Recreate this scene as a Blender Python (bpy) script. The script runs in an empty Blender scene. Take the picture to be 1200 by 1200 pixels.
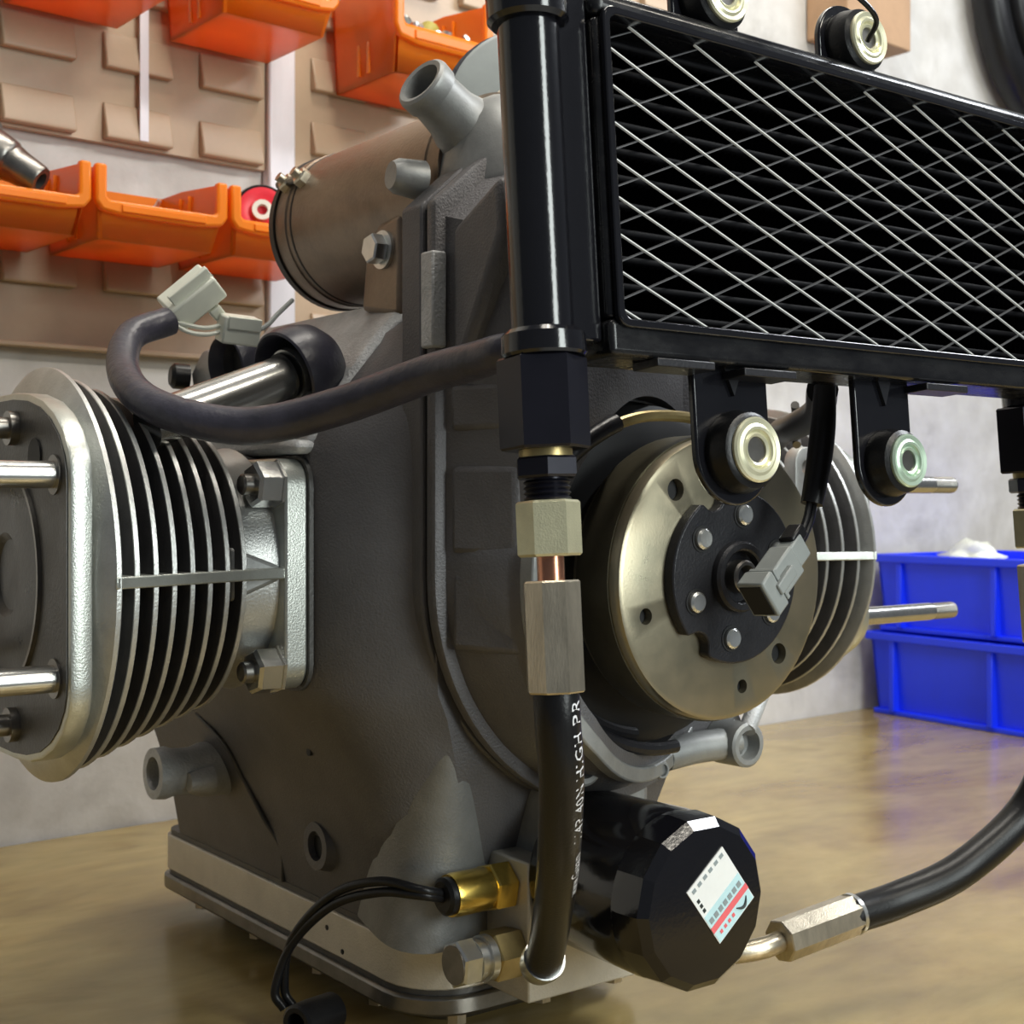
import bpy, bmesh, math, random
from mathutils import Vector, Matrix, Quaternion
random.seed(7)
S = bpy.context.scene
C = S.collection
PI = math.pi
R = math.radians

# ------------------------------------------------------------------ camera, world, lights, exposure
cam_d = bpy.data.cameras.new('camera'); cam = bpy.data.objects.new('camera', cam_d); C.objects.link(cam)
cam_d.sensor_width = 36.0; cam_d.lens = 48.9; cam_d.shift_y = -0.01
cam_d.dof.use_dof = True; cam_d.dof.focus_distance = 0.53; cam_d.dof.aperture_fstop = 30
cam_d.clip_start = 0.01; cam_d.clip_end = 50
cam.location = (0, 0, 0.215); cam.rotation_euler = (R(90), 0, R(-37))
S.camera = cam

w = bpy.data.worlds.new('world'); S.world = w; w.use_nodes = True
w.node_tree.nodes['Background'].inputs[0].default_value = (0.80, 0.88, 1.0, 1)
w.node_tree.nodes['Background'].inputs[1].default_value = 0.11

def area(name, loc, target, sx, sy, power, col):
    l = bpy.data.lights.new(name, 'AREA'); l.shape = 'RECTANGLE'; l.size = sx; l.size_y = sy
    l.energy = power; l.color = col
    o = bpy.data.objects.new(name, l); C.objects.link(o); o.location = loc
    o.rotation_euler = (Vector(target) - Vector(loc)).to_track_quat('-Z', 'Y').to_euler()
    return o
area('daylight_doorway', (0.62, -1.15, 0.62), (0.40, 0.45, 0.25), 0.42, 1.15, 21, (0.93, 1.0, 0.97))
area('ceiling_tube_light_front', (0.75, -0.55, 1.40), (0.40, 0.45, 0.20), 0.9, 0.10, 10, (1.0, 0.93, 0.80))
area('ceiling_tube_light_bench', (0.55, 0.50, 1.45), (0.50, 0.60, 0.0), 1.2, 0.10, 12.5, (1.0, 0.94, 0.84))
area('ceiling_tube_light_side', (1.60, 0.10, 1.15), (1.0, 0.9, 0.2), 0.8, 0.10, 13, (0.92, 0.96, 1.0))

S.view_settings.view_transform = 'Standard'; S.view_settings.look = 'None'
S.view_settings.gamma = 1.0; S.view_settings.use_curve_mapping = False
S.view_settings.exposure = 0.0

# ------------------------------------------------------------------ materials
M = {}
def mat(name, col, metal=0.0, rough=0.5, ns=40.0, na=0.15, bump=0.0, bs=200.0, coat=0.0, col2=None, rv=0.0,
        stretch=(1, 1, 1), trans=0.0, spec=0.5):
    m = bpy.data.materials.new(name); m.use_nodes = True; M[name] = m
    nt = m.node_tree; b = nt.nodes['Principled BSDF']; L = nt.links.new
    tc = nt.nodes.new('ShaderNodeTexCoord'); mp = nt.nodes.new('ShaderNodeMapping'); mp.inputs['Scale'].default_value = stretch
    L(tc.outputs['Object'], mp.inputs['Vector'])
    n = nt.nodes.new('ShaderNodeTexNoise'); n.inputs['Scale'].default_value = ns; n.inputs['Detail'].default_value = 6
    n.inputs['Roughness'].default_value = 0.65
    L(mp.outputs[0], n.inputs['Vector'])
    r = nt.nodes.new('ShaderNodeValToRGB'); e = r.color_ramp.elements
    e[0].position = 0.3; e[1].position = 0.7
    lo = col2 if col2 else tuple(c * (1 - na) for c in col)
    hi = col if col2 else tuple(min(1, c * (1 + na)) for c in col)
    e[0].color = (*lo, 1); e[1].color = (*hi, 1)
    L(n.outputs['Fac'], r.inputs[0]); L(r.outputs[0], b.inputs['Base Color'])
    b.inputs['Metallic'].default_value = metal; b.inputs['Roughness'].default_value = rough
    b.inputs['Coat Weight'].default_value = coat; b.inputs['Coat Roughness'].default_value = 0.12
    b.inputs['Specular IOR Level'].default_value = spec
    if rv:
        mr = nt.nodes.new('ShaderNodeMapRange'); mr.inputs[1].default_value = 0.3; mr.inputs[2].default_value = 0.7
        mr.inputs[3].default_value = max(0.03, rough - rv); mr.inputs[4].default_value = min(1, rough + rv)
        L(n.outputs['Fac'], mr.inputs[0]); L(mr.outputs[0], b.inputs['Roughness'])
    if bump:
        n2 = nt.nodes.new('ShaderNodeTexNoise'); n2.inputs['Scale'].default_value = bs; n2.inputs['Detail'].default_value = 3
        L(mp.outputs[0], n2.inputs['Vector'])
        bp = nt.nodes.new('ShaderNodeBump'); bp.inputs['Strength'].default_value = bump; bp.inputs['Distance'].default_value = 0.001
        L(n2.outputs['Fac'], bp.inputs['Height']); L(bp.outputs[0], b.inputs['Normal'])
    if trans:
        tr = nt.nodes.new('ShaderNodeBsdfTranslucent'); L(r.outputs[0], tr.inputs[0])
        mx = nt.nodes.new('ShaderNodeMixShader'); mx.inputs[0].default_value = trans
        out = nt.nodes['Material Output']
        L(b.outputs[0], mx.inputs[1]); L(tr.outputs[0], mx.inputs[2]); L(mx.outputs[0], out.inputs[0])
    return m
mat('cast_dark', (0.128, 0.124, 0.129), 0.35, 0.52, 30, 0.14, 0.35, 900)
mat('cast_grey', (0.30, 0.305, 0.30), 0.45, 0.48, 40, 0.22, 0.08, 900)
mat('cast_lit', (0.235, 0.237, 0.232), 0.40, 0.50, 40, 0.18, 0.25, 900)  # dark casting lightened, so light on the corner gusset is in the colour
mat('cast_pale', (0.47, 0.48, 0.485), 0.35, 0.55, 60, 0.22, 0.6, 700)
mat('alu_machined', (0.56, 0.58, 0.54), 0.85, 0.36, 60, 0.10, 0.15, 1200)
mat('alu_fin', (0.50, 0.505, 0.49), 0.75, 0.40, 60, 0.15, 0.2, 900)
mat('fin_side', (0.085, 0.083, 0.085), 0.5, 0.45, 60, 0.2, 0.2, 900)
mat('alu_pale', (0.62, 0.58, 0.50), 0.45, 0.45, 40, 0.10, 0.2, 900)
mat('face_dark', (0.075, 0.073, 0.070), 0.3, 0.42, 60, 0.3, 0.2, 600, rv=0.1)
mat('piston', (0.06, 0.058, 0.056), 0.6, 0.35, 40, 0.4, 0.1, 500, rv=0.12)
mat('steel', (0.55, 0.55, 0.53), 0.95, 0.24, 80, 0.10)
mat('steel_dark', (0.22, 0.21, 0.195), 0.9, 0.32, 60, 0.25)
mat('zinc', (0.68, 0.69, 0.68), 0.9, 0.28, 100, 0.12)
mat('zinc_cream', (0.66, 0.63, 0.43), 0.65, 0.33, 90, 0.10, 0.15, 1500)
mat('zinc_warm', (0.60, 0.53, 0.41), 0.9, 0.28, 150, 0.22, 0.1, 1500, stretch=(1, 1, .25))
mat('copper', (0.62, 0.28, 0.17), 0.95, 0.25, 90, 0.15)
mat('brass', (0.62, 0.44, 0.10), 0.95, 0.26, 60, 0.18)
mat('brass_dull', (0.42, 0.33, 0.15), 0.85, 0.38, 60, 0.2)
mat('rotor_face', (0.44, 0.375, 0.26), 0.85, 0.32, 30, 0.0, 0.03, 900, col2=(0.33, 0.31, 0.225), rv=0.06)
mat('rotor_side', (0.16, 0.145, 0.10), 0.8, 0.36, 40, 0.2)
mat('black_gloss', (0.006, 0.006, 0.008), 0.0, 0.15, 60, 0.1, 0.06, 500, coat=0.3)
mat('black_worn', (0.020, 0.020, 0.021), 0.3, 0.26, 70, 0.0, 0.1, 300, col2=(0.006, 0.006, 0.008), rv=0.10, stretch=(.4, 1, 1))
mat('black_satin', (0.012, 0.012, 0.015), 0.0, 0.36, 60, 0.2, 0.2, 600)
mat('black_hub', (0.022, 0.022, 0.026), 0.3, 0.40, 80, 0.25, 0.2, 900)
mat('black_anod', (0.014, 0.014, 0.022), 0.5, 0.30, 60, 0.1)
mat('rubber', (0.008, 0.008, 0.009), 0.0, 0.34, 60, 0.2, 0.10, 900, spec=0.3)
mat('rubber_blue', (0.030, 0.030, 0.045), 0.0, 0.36, 60, 0.2, 0.15, 700)
mat('sleeve', (0.045, 0.043, 0.060), 0.0, 0.36, 90, 0.25, 0.4, 260)
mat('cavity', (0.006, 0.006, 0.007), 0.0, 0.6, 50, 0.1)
mat('core_fin', (0.003, 0.003, 0.004), 0.0, 0.6, 300, 0.3, spec=0.1)
mat('mesh_lit', (0.86, 0.86, 0.83), 0.35, 0.30, 60, 0.08)  # guard wire with its reflection painted into the colour
mat('mesh_shaded', (0.13, 0.13, 0.135), 0.4, 0.35, 60, 0.1)  # same guard wire, darkened where it catches no reflection
mat('starter', (0.33, 0.25, 0.18), 0.55, 0.38, 24, 0.0, 0.15, 500, col2=(0.15, 0.11, 0.082), rv=0.12)
mat('starter_rim', (0.05, 0.042, 0.036), 0.4, 0.42, 60, 0.25)
mat('plastic_white', (0.78, 0.80, 0.70), 0.0, 0.32, 40, 0.06)
mat('plastic_grey', (0.27, 0.29, 0.285), 0.0, 0.38, 60, 0.08)
mat('ring_cream', (0.72, 0.70, 0.50), 0.55, 0.30, 60, 0.10)
mat('ring_green', (0.52, 0.66, 0.52), 0.55, 0.30, 60, 0.10)
mat('sticker_white', (0.86, 0.88, 0.88), 0.0, 0.45, 90, 0.04)
mat('sticker_blue', (0.55, 0.80, 0.86), 0.0, 0.45, 90, 0.06)
mat('sticker_red', (0.85, 0.16, 0.18), 0.0, 0.45, 90, 0.06)
mat('ink_grey', (0.28, 0.33, 0.35), 0.0, 0.5, 90, 0.1)
mat('ink_black', (0.02, 0.03, 0.03), 0.0, 0.5, 90, 0.1)
mat('ink_white', (0.72, 0.72, 0.75), 0.0, 0.5, 90, 0.1)
mat('bin_orange', (1.0, 0.30, 0.015), 0.0, 0.30, 25, 0.05, coat=0.2, trans=0.40)
mat('crate_blue', (0.008, 0.040, 0.95), 0.0, 0.36, 20, 0.05)
mat('louver_tan', (0.44, 0.32, 0.215), 0.0, 0.42, 9, 0.12, 0.1, 300, rv=0.05)
mat('rail_white', (0.72, 0.70, 0.74), 0.1, 0.35, 30, 0.10, stretch=(1, 1, .2))
mat('red_reel', (0.75, 0.03, 0.05), 0.0, 0.35, 40, 0.1)
mat('cardboard', (0.42, 0.26, 0.15), 0.0, 0.7, 30, 0.1)
mat('olive', (0.35, 0.30, 0.06), 0.0, 0.5, 30, 0.2)

def surface_mat(name, cols, scale, rough, rv, bump, bs, stretch=(1, 1, 1), metal=0.0, streak=None):
    """several noise octaves mixed: worn bench and concrete"""
    m = bpy.data.materials.new(name); m.use_nodes = True; M[name] = m
    nt = m.node_tree; b = nt.nodes['Principled BSDF']; L = nt.links.new
    tc = nt.nodes.new('ShaderNodeTexCoord'); mp = nt.nodes.new('ShaderNodeMapping'); mp.inputs['Scale'].default_value = stretch
    L(tc.outputs['Object'], mp.inputs['Vector'])
    n1 = nt.nodes.new('ShaderNodeTexNoise'); n1.inputs['Scale'].default_value = scale; n1.inputs['Detail'].default_value = 10
    n1.inputs['Roughness'].default_value = 0.6; n1.inputs['Distortion'].default_value = 0.6
    L(mp.outputs[0], n1.inputs['Vector'])
    r = nt.nodes.new('ShaderNodeValToRGB'); el = r.color_ramp.elements
    el[0].position = 0.28; el[0].color = (*cols[0], 1); el[1].position = 0.72; el[1].color = (*cols[-1], 1)
    for i, c in enumerate(cols[1:-1]):
        x = el.new(0.28 + 0.44 * (i + 1) / (len(cols) - 1)); x.color = (*c, 1)
    L(n1.outputs['Fac'], r.inputs[0])
    n2 = nt.nodes.new('ShaderNodeTexNoise'); n2.inputs['Scale'].default_value = scale * 5; n2.inputs['Detail'].default_value = 6
    L(mp.outputs[0], n2.inputs['Vector'])
    mx = nt.nodes.new('ShaderNodeMixRGB'); mx.blend_type = 'OVERLAY'; mx.inputs[0].default_value = 0.28
    L(r.outputs[0], mx.inputs[1]); L(n2.outputs['Fac'], mx.inputs[2]); L(mx.outputs[0], b.inputs['Base Color'])
    mr = nt.nodes.new('ShaderNodeMapRange'); mr.inputs[1].default_value = 0.3; mr.inputs[2].default_value = 0.7
    mr.inputs[3].default_value = rough - rv; mr.inputs[4].default_value = rough + rv
    L(n1.outputs['Fac'], mr.inputs[0]); L(mr.outputs[0], b.inputs['Roughness'])
    b.inputs['Metallic'].default_value = metal
    n3 = nt.nodes.new('ShaderNodeTexNoise'); n3.inputs['Scale'].default_value = bs; n3.inputs['Detail'].default_value = 5
    L(mp.outputs[0], n3.inputs['Vector'])
    bp = nt.nodes.new('ShaderNodeBump'); bp.inputs['Strength'].default_value = bump; bp.inputs['Distance'].default_value = 0.002
    L(n3.outputs['Fac'], bp.inputs['Height']); L(bp.outputs[0], b.inputs['Normal'])
surface_mat('bench', [(0.25, 0.165, 0.058), (0.33, 0.235, 0.088), (0.40, 0.300, 0.120), (0.29, 0.200, 0.074)], 5, 0.20, 0.07, 0.14, 25, (1, 2.2, 1), 0.1)
surface_mat('concrete', [(0.36, 0.34, 0.31), (0.52, 0.50, 0.47), (0.60, 0.58, 0.55), (0.44, 0.42, 0.39)], 6, 0.8, 0.08, 0.5, 45)

# ------------------------------------------------------------------ mesh helpers
ORG = {}
def frame(axis, up=None):
    z = Vector(axis).normalized()
    u = Vector(up) if up else (Vector((0, 0, 1)) if abs(z.z) < 0.9 else Vector((0, 1, 0)))
    x = u.cross(z).normalized(); y = z.cross(x)
    return x, y, z
def add_box(bm, x0, x1, y0, y1, z0, z1):
    v = [bm.verts.new((x, y, z)) for x in (x0, x1) for y in (y0, y1) for z in (z0, z1)]
    for f in ((0, 1, 3, 2), (4, 6, 7, 5), (0, 4, 5, 1), (2, 3, 7, 6), (0, 2, 6, 4), (1, 5, 7, 3)):
        bm.faces.new([v[i] for i in f])
def add_lathe(bm, prof, p0, axis, seg=40, rot=0.0, closed=False, up=None):
    """prof: list of (t along axis, radius). Radius 0 closes a cap."""
    x, y, z = frame(axis, up); p0 = Vector(p0); rings = []
    for t, r in prof:
        c = p0 + z * t
        if r <= 1e-7: rings.append([bm.verts.new(c)])
        else: rings.append([bm.verts.new(c + (x * math.cos(rot + 2 * PI * k / seg) + y * math.sin(rot + 2 * PI * k / seg)) * r) for k in range(seg)])
    pairs = list(zip(rings[:-1], rings[1:]))
    if closed: pairs.append((rings[-1], rings[0]))
    for a, b in pairs:
        for k in range(seg):
            k2 = (k + 1) % seg
            if len(a) == 1 and len(b) == 1: continue
            if len(a) == 1: bm.faces.new((a[0], b[k2], b[k]))
            elif len(b) == 1: bm.faces.new((a[k], a[k2], b[0]))
            else: bm.faces.new((a[k], a[k2], b[k2], b[k]))
def add_cyl(bm, p0, p1, r0, r1=None, seg=32, rot=0.0, ch=0.0):
    p0 = Vector(p0); p1 = Vector(p1); L = (p1 - p0).length; r1 = r0 if r1 is None else r1
    if ch: prof = [(0, 0), (0, r0 - ch), (ch, r0), (L - ch, r1), (L, r1 - ch), (L, 0)]
    else: prof = [(0, 0), (0, r0), (L, r1), (L, 0)]
    add_lathe(bm, prof, p0, p1 - p0, seg, rot)
def add_ring(bm, p0, axis, ro, ri, t0, t1, seg=48):
    add_lathe(bm, [(t0, ri), (t0, ro), (t1, ro), (t1, ri)], p0, axis, seg, closed=True)
def add_prism(bm, pts, ax, a0, a1):
    """2D outline pts extruded along axis ax from a0 to a1. ax 'y': pts are (x,z); 'x': (y,z); 'z': (x,y)"""
    def mk(p, a):
        return {'y': (p[0], a, p[1]), 'x': (a, p[0], p[1]), 'z': (p[0], p[1], a)}[ax]
    A = [bm.verts.new(mk(p, a0)) for p in pts]; B = [bm.verts.new(mk(p, a1)) for p in pts]
    bm.faces.new(A); bm.faces.new(list(reversed(B))); n = len(pts)
    for i in range(n): bm.faces.new((A[i], B[i], B[(i + 1) % n], A[(i + 1) % n]))
def smooth_path(pts, n=10):
    P = [Vector(p) for p in pts]; P = [P[0] * 2 - P[1]] + P + [P[-1] * 2 - P[-2]]; out = []
    for i in range(1, len(P) - 2):
        a, b, c, d = P[i - 1], P[i], P[i + 1], P[i + 2]
        for k in range(n):
            t = k / n
            out.append(0.5 * ((2 * b) + (c - a) * t + (2 * a - 5 * b + 4 * c - d) * t * t + (3 * b - a - 3 * c + d) * t ** 3))
    out.append(P[-2]); return out
def path_frames(path):
    fr = []; t = (path[1] - path[0]).normalized(); x, y, _ = frame(t)
    for i, p in enumerate(path):
        t2 = (path[min(i + 1, len(path) - 1)] - path[max(i - 1, 0)]).normalized()
        q = t.rotation_difference(t2); x = q @ x; y = q @ y; t = t2
        fr.append((p, x.copy(), y.copy()))
    return fr
def add_tube(bm, pts, r, seg=20, n=10, flat=1.0, rad=None, smooth=True):
    path = smooth_path(pts, n) if smooth else [Vector(p) for p in pts]
    rings = []
    for i, (p, x, y) in enumerate(path_frames(path)):
        rr = rad(i / (len(path) - 1)) if rad else r
        rings.append([bm.verts.new(p + (x * math.cos(2 * PI * k / seg) + y * flat * math.sin(2 * PI * k / seg)) * rr) for k in range(seg)])
    for a, b in zip(rings[:-1], rings[1:]):
        for k in range(seg): bm.faces.new((a[k], a[(k + 1) % seg], b[(k + 1) % seg], b[k]))
    bm.faces.new(list(reversed(rings[0]))); bm.faces.new(rings[-1])
    return path
def rrect(x0, x1, y0, y1, r, n=5):
    rs = r if isinstance(r, (list, tuple)) else (r, r, r, r); out = []
    for (cx, cy, a, rr) in ((x1, y1, 0, rs[0]), (x0, y1, 90, rs[1]), (x0, y0, 180, rs[2]), (x1, y0, 270, rs[3])):
        ox = cx - rr if cx == x1 else cx + rr; oy = cy - rr if cy == y1 else cy + rr
        for k in range(n + 1):
            t = R(a + 90 * k / n); out.append((ox + rr * math.cos(t), oy + rr * math.sin(t)))
    return out
def obj(name, bm, m, parent=None, sharp=32, bevel=0.0, bseg=2):
    bmesh.ops.remove_doubles(bm, verts=bm.verts, dist=1e-6)
    bmesh.ops.recalc_face_normals(bm, faces=bm.faces)
    lo = Vector([min(v.co[i] for v in bm.verts) for i in range(3)]); hi = Vector([max(v.co[i] for v in bm.verts) for i in range(3)])
    c = (lo + hi) / 2
    for v in bm.verts: v.co -= c
    for f in bm.faces: f.smooth = True
    for e in bm.edges:
        if len(e.link_faces) == 2 and e.calc_face_angle(0) > R(sharp): e.smooth = False
    me = bpy.data.meshes.new(name); bm.to_mesh(me); bm.free()
    o = bpy.data.objects.new(name, me); C.objects.link(o); me.materials.append(M[m])
    ORG[o.name] = c.copy()
    if parent is not None:
        o.parent = parent; o.location = c - ORG[parent.name]
    else: o.location = c
    if bevel:
        b = o.modifiers.new('bevel', 'BEVEL'); b.width = bevel; b.segments = bseg; b.limit_method = 'ANGLE'; b.angle_limit = R(38)
        b.harden_normals = False
    return o
def new(): return bmesh.new()
def cut(o, build):
    """carve the solid made by build(bm) out of o and bake the result"""
    bm = new(); build(bm); bmesh.ops.recalc_face_normals(bm, faces=bm.faces)
    c = ORG[o.name]
    for v in bm.verts: v.co -= c
    me = bpy.data.meshes.new('cutter'); bm.to_mesh(me); bm.free()
    k = bpy.data.objects.new('cutter', me); C.objects.link(k)
    k.parent = o.parent; k.location = o.location
    b = o.modifiers.new('cut', 'BOOLEAN'); b.operation = 'DIFFERENCE'; b.solver = 'EXACT'; b.object = k
    bpy.context.view_layer.update()
    dg = bpy.context.evaluated_depsgraph_get()
    m2 = bpy.data.meshes.new_from_object(o.evaluated_get(dg))
    old = o.data; nm = old.name; o.modifiers.clear(); o.data = m2; bpy.data.meshes.remove(old); m2.name = nm
    bpy.data.objects.remove(k); bpy.data.meshes.remove(me)
    b2 = new(); b2.from_mesh(m2)
    for f in b2.faces: f.smooth = True
    for e in b2.edges:
        e.smooth = not (len(e.link_faces) == 2 and e.calc_face_angle(0) > R(32))
    b2.to_mesh(m2); b2.free()
def tag(o, label, cat, group=None):
    o['label'] = label; o['category'] = cat
    if group: o['group'] = group
    return o
def thing(name, label, cat, loc=(0, 0, 0), rot=(0, 0, 0), group=None, local=False):
    o = bpy.data.objects.new(name, None); C.objects.link(o); o.empty_display_size = 0.02
    o.location = loc; o.rotation_euler = rot
    ORG[o.name] = Vector((0, 0, 0)) if local else Vector(loc)
    return tag(o, label, cat, group)
def copy_tree(o, parent=None):
    c = o.copy(); C.objects.link(c); c.parent = parent
    for ch in list(o.children): copy_tree(ch, c)
    return c
def structure(o): o['kind'] = 'structure'; return o
def hexa(bm, p0, p1, r, rot=0.0, ch=0.0): add_cyl(bm, p0, p1, r, None, 6, rot, ch)

# ------------------------------------------------------------------ the setting: bench, wall, rail
ZB = -0.031                                        # bench level
WS = 1.144                                         # metres per module of the wall grid
WA = R(3.2); WO = Vector((0.3054, 1.0113, 0)); WU = Vector((math.cos(WA), math.sin(WA), 0)); WN = Vector((math.sin(WA), -math.cos(WA), 0))
def wp(u, n, z): return WO + WU * (u * WS) + WN * (n * WS) + Vector((0, 0, ZB + z * WS))     # modules along the wall, out of it, above the bench
def wall_box(bm, u0, u1, n0, n1, z0, z1):
    v = [bm.verts.new(wp(u, n, z)) for u in (u0, u1) for n in (n0, n1) for z in (z0, z1)]
    for f in ((0, 1, 3, 2), (4, 6, 7, 5), (0, 4, 5, 1), (2, 3, 7, 6), (0, 2, 6, 4), (1, 5, 7, 3)): bm.faces.new([v[i] for i in f])
bm = new(); wall_box(bm, -1.2, 2.2, -0.08, -0.001, -0.70, 1.5); structure(obj('wall_back', bm, 'concrete'))
bm = new(); add_box(bm, -1.2, 2.6, -1.6, 1.1, -0.85, -0.78); structure(obj('floor', bm, 'concrete'))
wb = thing('workbench', 'worn glossy brown workbench top carrying the engine and the blue crates', 'workbench', (0.6, 0.5, ZB))
bm = new(); v = [wp(-0.9, .001, 0), wp(1.6, .001, 0), Vector((2.1, 0.22, ZB)), Vector((-0.7, 0.22, ZB))]
A = [bm.verts.new(p) for p in v]; B = [bm.verts.new(p - Vector((0, 0, 0.03))) for p in v]
bm.faces.new(A); bm.faces.new(B[::-1])
for i in range(4): bm.faces.new((A[i], B[i], B[(i + 1) % 4], A[(i + 1) % 4]))
obj('bench_top', bm, 'bench', wb)
for x in (-0.5, 1.75):
    for y in (0.26, 0.85):
        bm = new(); add_box(bm, x, x + 0.05, y, y + 0.05, -0.78, ZB - 0.03); obj('bench_leg', bm, 'steel_dark', wb)

# ------------------------------------------------------------------ the engine
eng = thing('motorcycle_engine', 'grey flat-twin motorcycle engine with finned cylinders standing on the workbench', 'engine', (0.428, 0.62, ZB))
CX, CZ, CY = 0.4284, 0.184, 0.600
# crankcase: plan outlines stacked by height, wide at the cylinder pads, narrow at the sump and the timing chest
secs = [(.017, (.366, .5190), (.350, .5230), (.3405, .5400), .800), (.050, (.356, .5120), (.342, .5220), (.3345, .5450), .800),
        (.095, (.344, .4950), (.326, .5150), (.3180, .5450), .795), (.122, (.335, .4905), (.314, .5120), (.3030, .5420), .780),
        (.133, (.330, .4900), (.311, .5110), (.2965, .5390), .760), (.180, (.328, .4900), (.311, .5110), (.2965, .5390), .735),
        (.236, (.328, .4900), (.311, .5110), (.2965, .5390), .715), (.252, (.330, .4900), (.316, .5110), (.3040, .5410), .710),
        (.292, (.340, .4950), (.336, .5150), (.3360, .5430), .700), (.310, (.366, .5050), (.362, .5200), (.3620, .5450), .695)]
bm = new(); rings = []
for z, a, b, c, yb in secs:
    left = [(CX, a[1] - .0005), a, ((a[0] + b[0]) / 2, (a[1] + b[1]) / 2 - .0008), b, ((b[0] + c[0]) / 2 - .001, (b[1] + c[1]) / 2 - .001), c, (c[0], .60), (c[0], yb - .02), (c[0] + .02, yb)]
    nr = .55 + .45 * min(1, max(0, (z - .100) / .05))            # the far lower side is narrower than the near one
    ol = left + [(CX + (CX - x) * nr, y) for x, y in reversed(left[1:])]
    rings.append([bm.verts.new((x, y, z)) for x, y in ol])
for a, b in zip(rings[:-1], rings[1:]):
    n = len(a)
    for k in range(n): bm.faces.new((a[k], a[(k + 1) % n], b[(k + 1) % n], b[k]))
bm.faces.new(rings[0][::-1]); bm.faces.new(rings[-1])
case = obj('crankcase', bm, 'cast_dark', eng, sharp=40)
# shoulder casting round the push rod boots; light from above put into its pale colour
for mx in (lambda x: x, lambda x: 2 * CX - x):
    bm = new(); add_prism(bm, [(mx(x), z) for x, z in [(.2950, .238), (.3000, .249), (.332, .291), (.350, .3095), (.385, .3145), (.385, .28), (.33, .23)]], 'y', 0.5400, 0.690)
    obj('case_shoulder', bm, 'cast_pale', case, bevel=0.006, bseg=3)
bm = new(); add_prism(bm, [(.540, .2420), (.570, .2440), (.600, .252), (.660, .250), (.660, .236), (.540, .236)], 'x', 0.2895, 0.300)
obj('flange_web', bm, 'cast_pale', case, bevel=0.003)
# side bosses and casting lines on the left wall
bm = new(); add_cyl(bm, (.340, .598, .0475), (.3305, .598, .0475), .0140, .0115, 28); o = obj('drain_boss', bm, 'cast_dark', case)
cut(o, lambda b: add_cyl(b, (.3345, .598, .0475), (.32, .598, .0475), .0072, None, 24))
bm = new(); add_cyl(bm, (.3345, .598, .0475), (.3340, .598, .0475), .0070, None, 24); obj('boss_bore', bm, 'cavity', case)
bm = new(); add_cyl(bm, (.322, .577, .098), (.3155, .577, .098), .0020, None, 12); obj('pin_hole', bm, 'cavity', case)
bm = new(); add_tube(bm, [(.3150, .700, .101), (.3200, .676, .087), (.3265, .668, .070), (.3330, .657, .050), (.3385, .648, .035), (.3395, .648, .018)], .0013, 8, 8); obj('casting_line', bm, 'face_dark', case)
# lower corner gusset, a flared web down to the sump rail; light on its slope painted in
bm = new(); NL = 14; NA = 20; rings = []
def sec_at(z):
    for s0, s1 in zip(secs[:-1], secs[1:]):
        if s0[0] <= z <= s1[0]:
            f = (z - s0[0]) / (s1[0] - s0[0]); return [tuple(u + (v - u) * f for u, v in zip(s0[i], s1[i])) for i in (1, 2, 3)]
for i in range(NL + 1):
    t = i / NL; z = .112 - .0945 * t
    a, b, c = sec_at(z)
    full = smooth_path([Vector((a[0] + .030, a[1], 0)), Vector((a[0], a[1], 0)), Vector((b[0], b[1], 0)), Vector((c[0], c[1], 0)), Vector((c[0], c[1] + .035, 0)), Vector((c[0], c[1] + .08, 0))], 12)
    cum = [0.0]
    for u, v in zip(full[:-1], full[1:]): cum.append(cum[-1] + (v - u).length)
    lo_, hi_ = .026 - .022 * t, .034 + .072 * t
    ring = []
    for k in range(NA + 1):
        f = k / NA; L_ = lo_ + (hi_ - lo_) * f
        m_ = max(q for q in range(len(cum) - 1) if cum[q] <= L_); g = (L_ - cum[m_]) / max(1e-9, cum[m_ + 1] - cum[m_])
        p = full[m_].lerp(full[m_ + 1], g); off = -.0030 + (.0020 + .0230 * t ** 1.6) * math.sin(PI * f) ** 1.1
        ring.append(bm.verts.new((p.x - off * .62, p.y - off * .78, z)))
    rings.append(ring)
NA = len(rings[0]) - 1
for a, b in zip(rings[:-1], rings[1:]):
    for k in range(NA): bm.faces.new((a[k], a[k + 1], b[k + 1], b[k]))
back = [bm.verts.new((.375, .57, .112 - .0945 * i / NL)) for i in range(NL + 1)]
for i in range(NL):
    bm.faces.new((rings[i][0], rings[i + 1][0], back[i + 1], back[i])); bm.faces.new((rings[i][NA], back[i], back[i + 1], rings[i + 1][NA]))
bm.faces.new(rings[0] + [back[0]]); bm.faces.new(list(reversed(rings[NL])) + [back[NL]])
gus = obj('corner_gusset', bm, 'cast_lit', case, sharp=60)
# outlet stub at the rear of the left wall
bm = new(); add_lathe(bm, [(-.010, 0), (-.010, .0150), (.010, .0145), (.016, .0125), (.026, .0125), (.031, .0140), (.037, .0134), (.037, .0088), (.022, .0085), (.022, 0)], (.3280, .702, .0700), (-1, 0, .03), 30)
o = obj('outlet_stub', bm, 'cast_pale', eng)
bm = new(); add_cyl(bm, (.3055, .702, .0707), (.3050, .702, .0707), .0084, None, 24); obj('stub_bore', bm, 'cavity', o)
bm = new(); add_cyl(bm, (.318, .6880, .0670), (.305, .6880, .0670), .0075, .0050, 16); obj('boss', bm, 'cast_pale', o)
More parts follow.
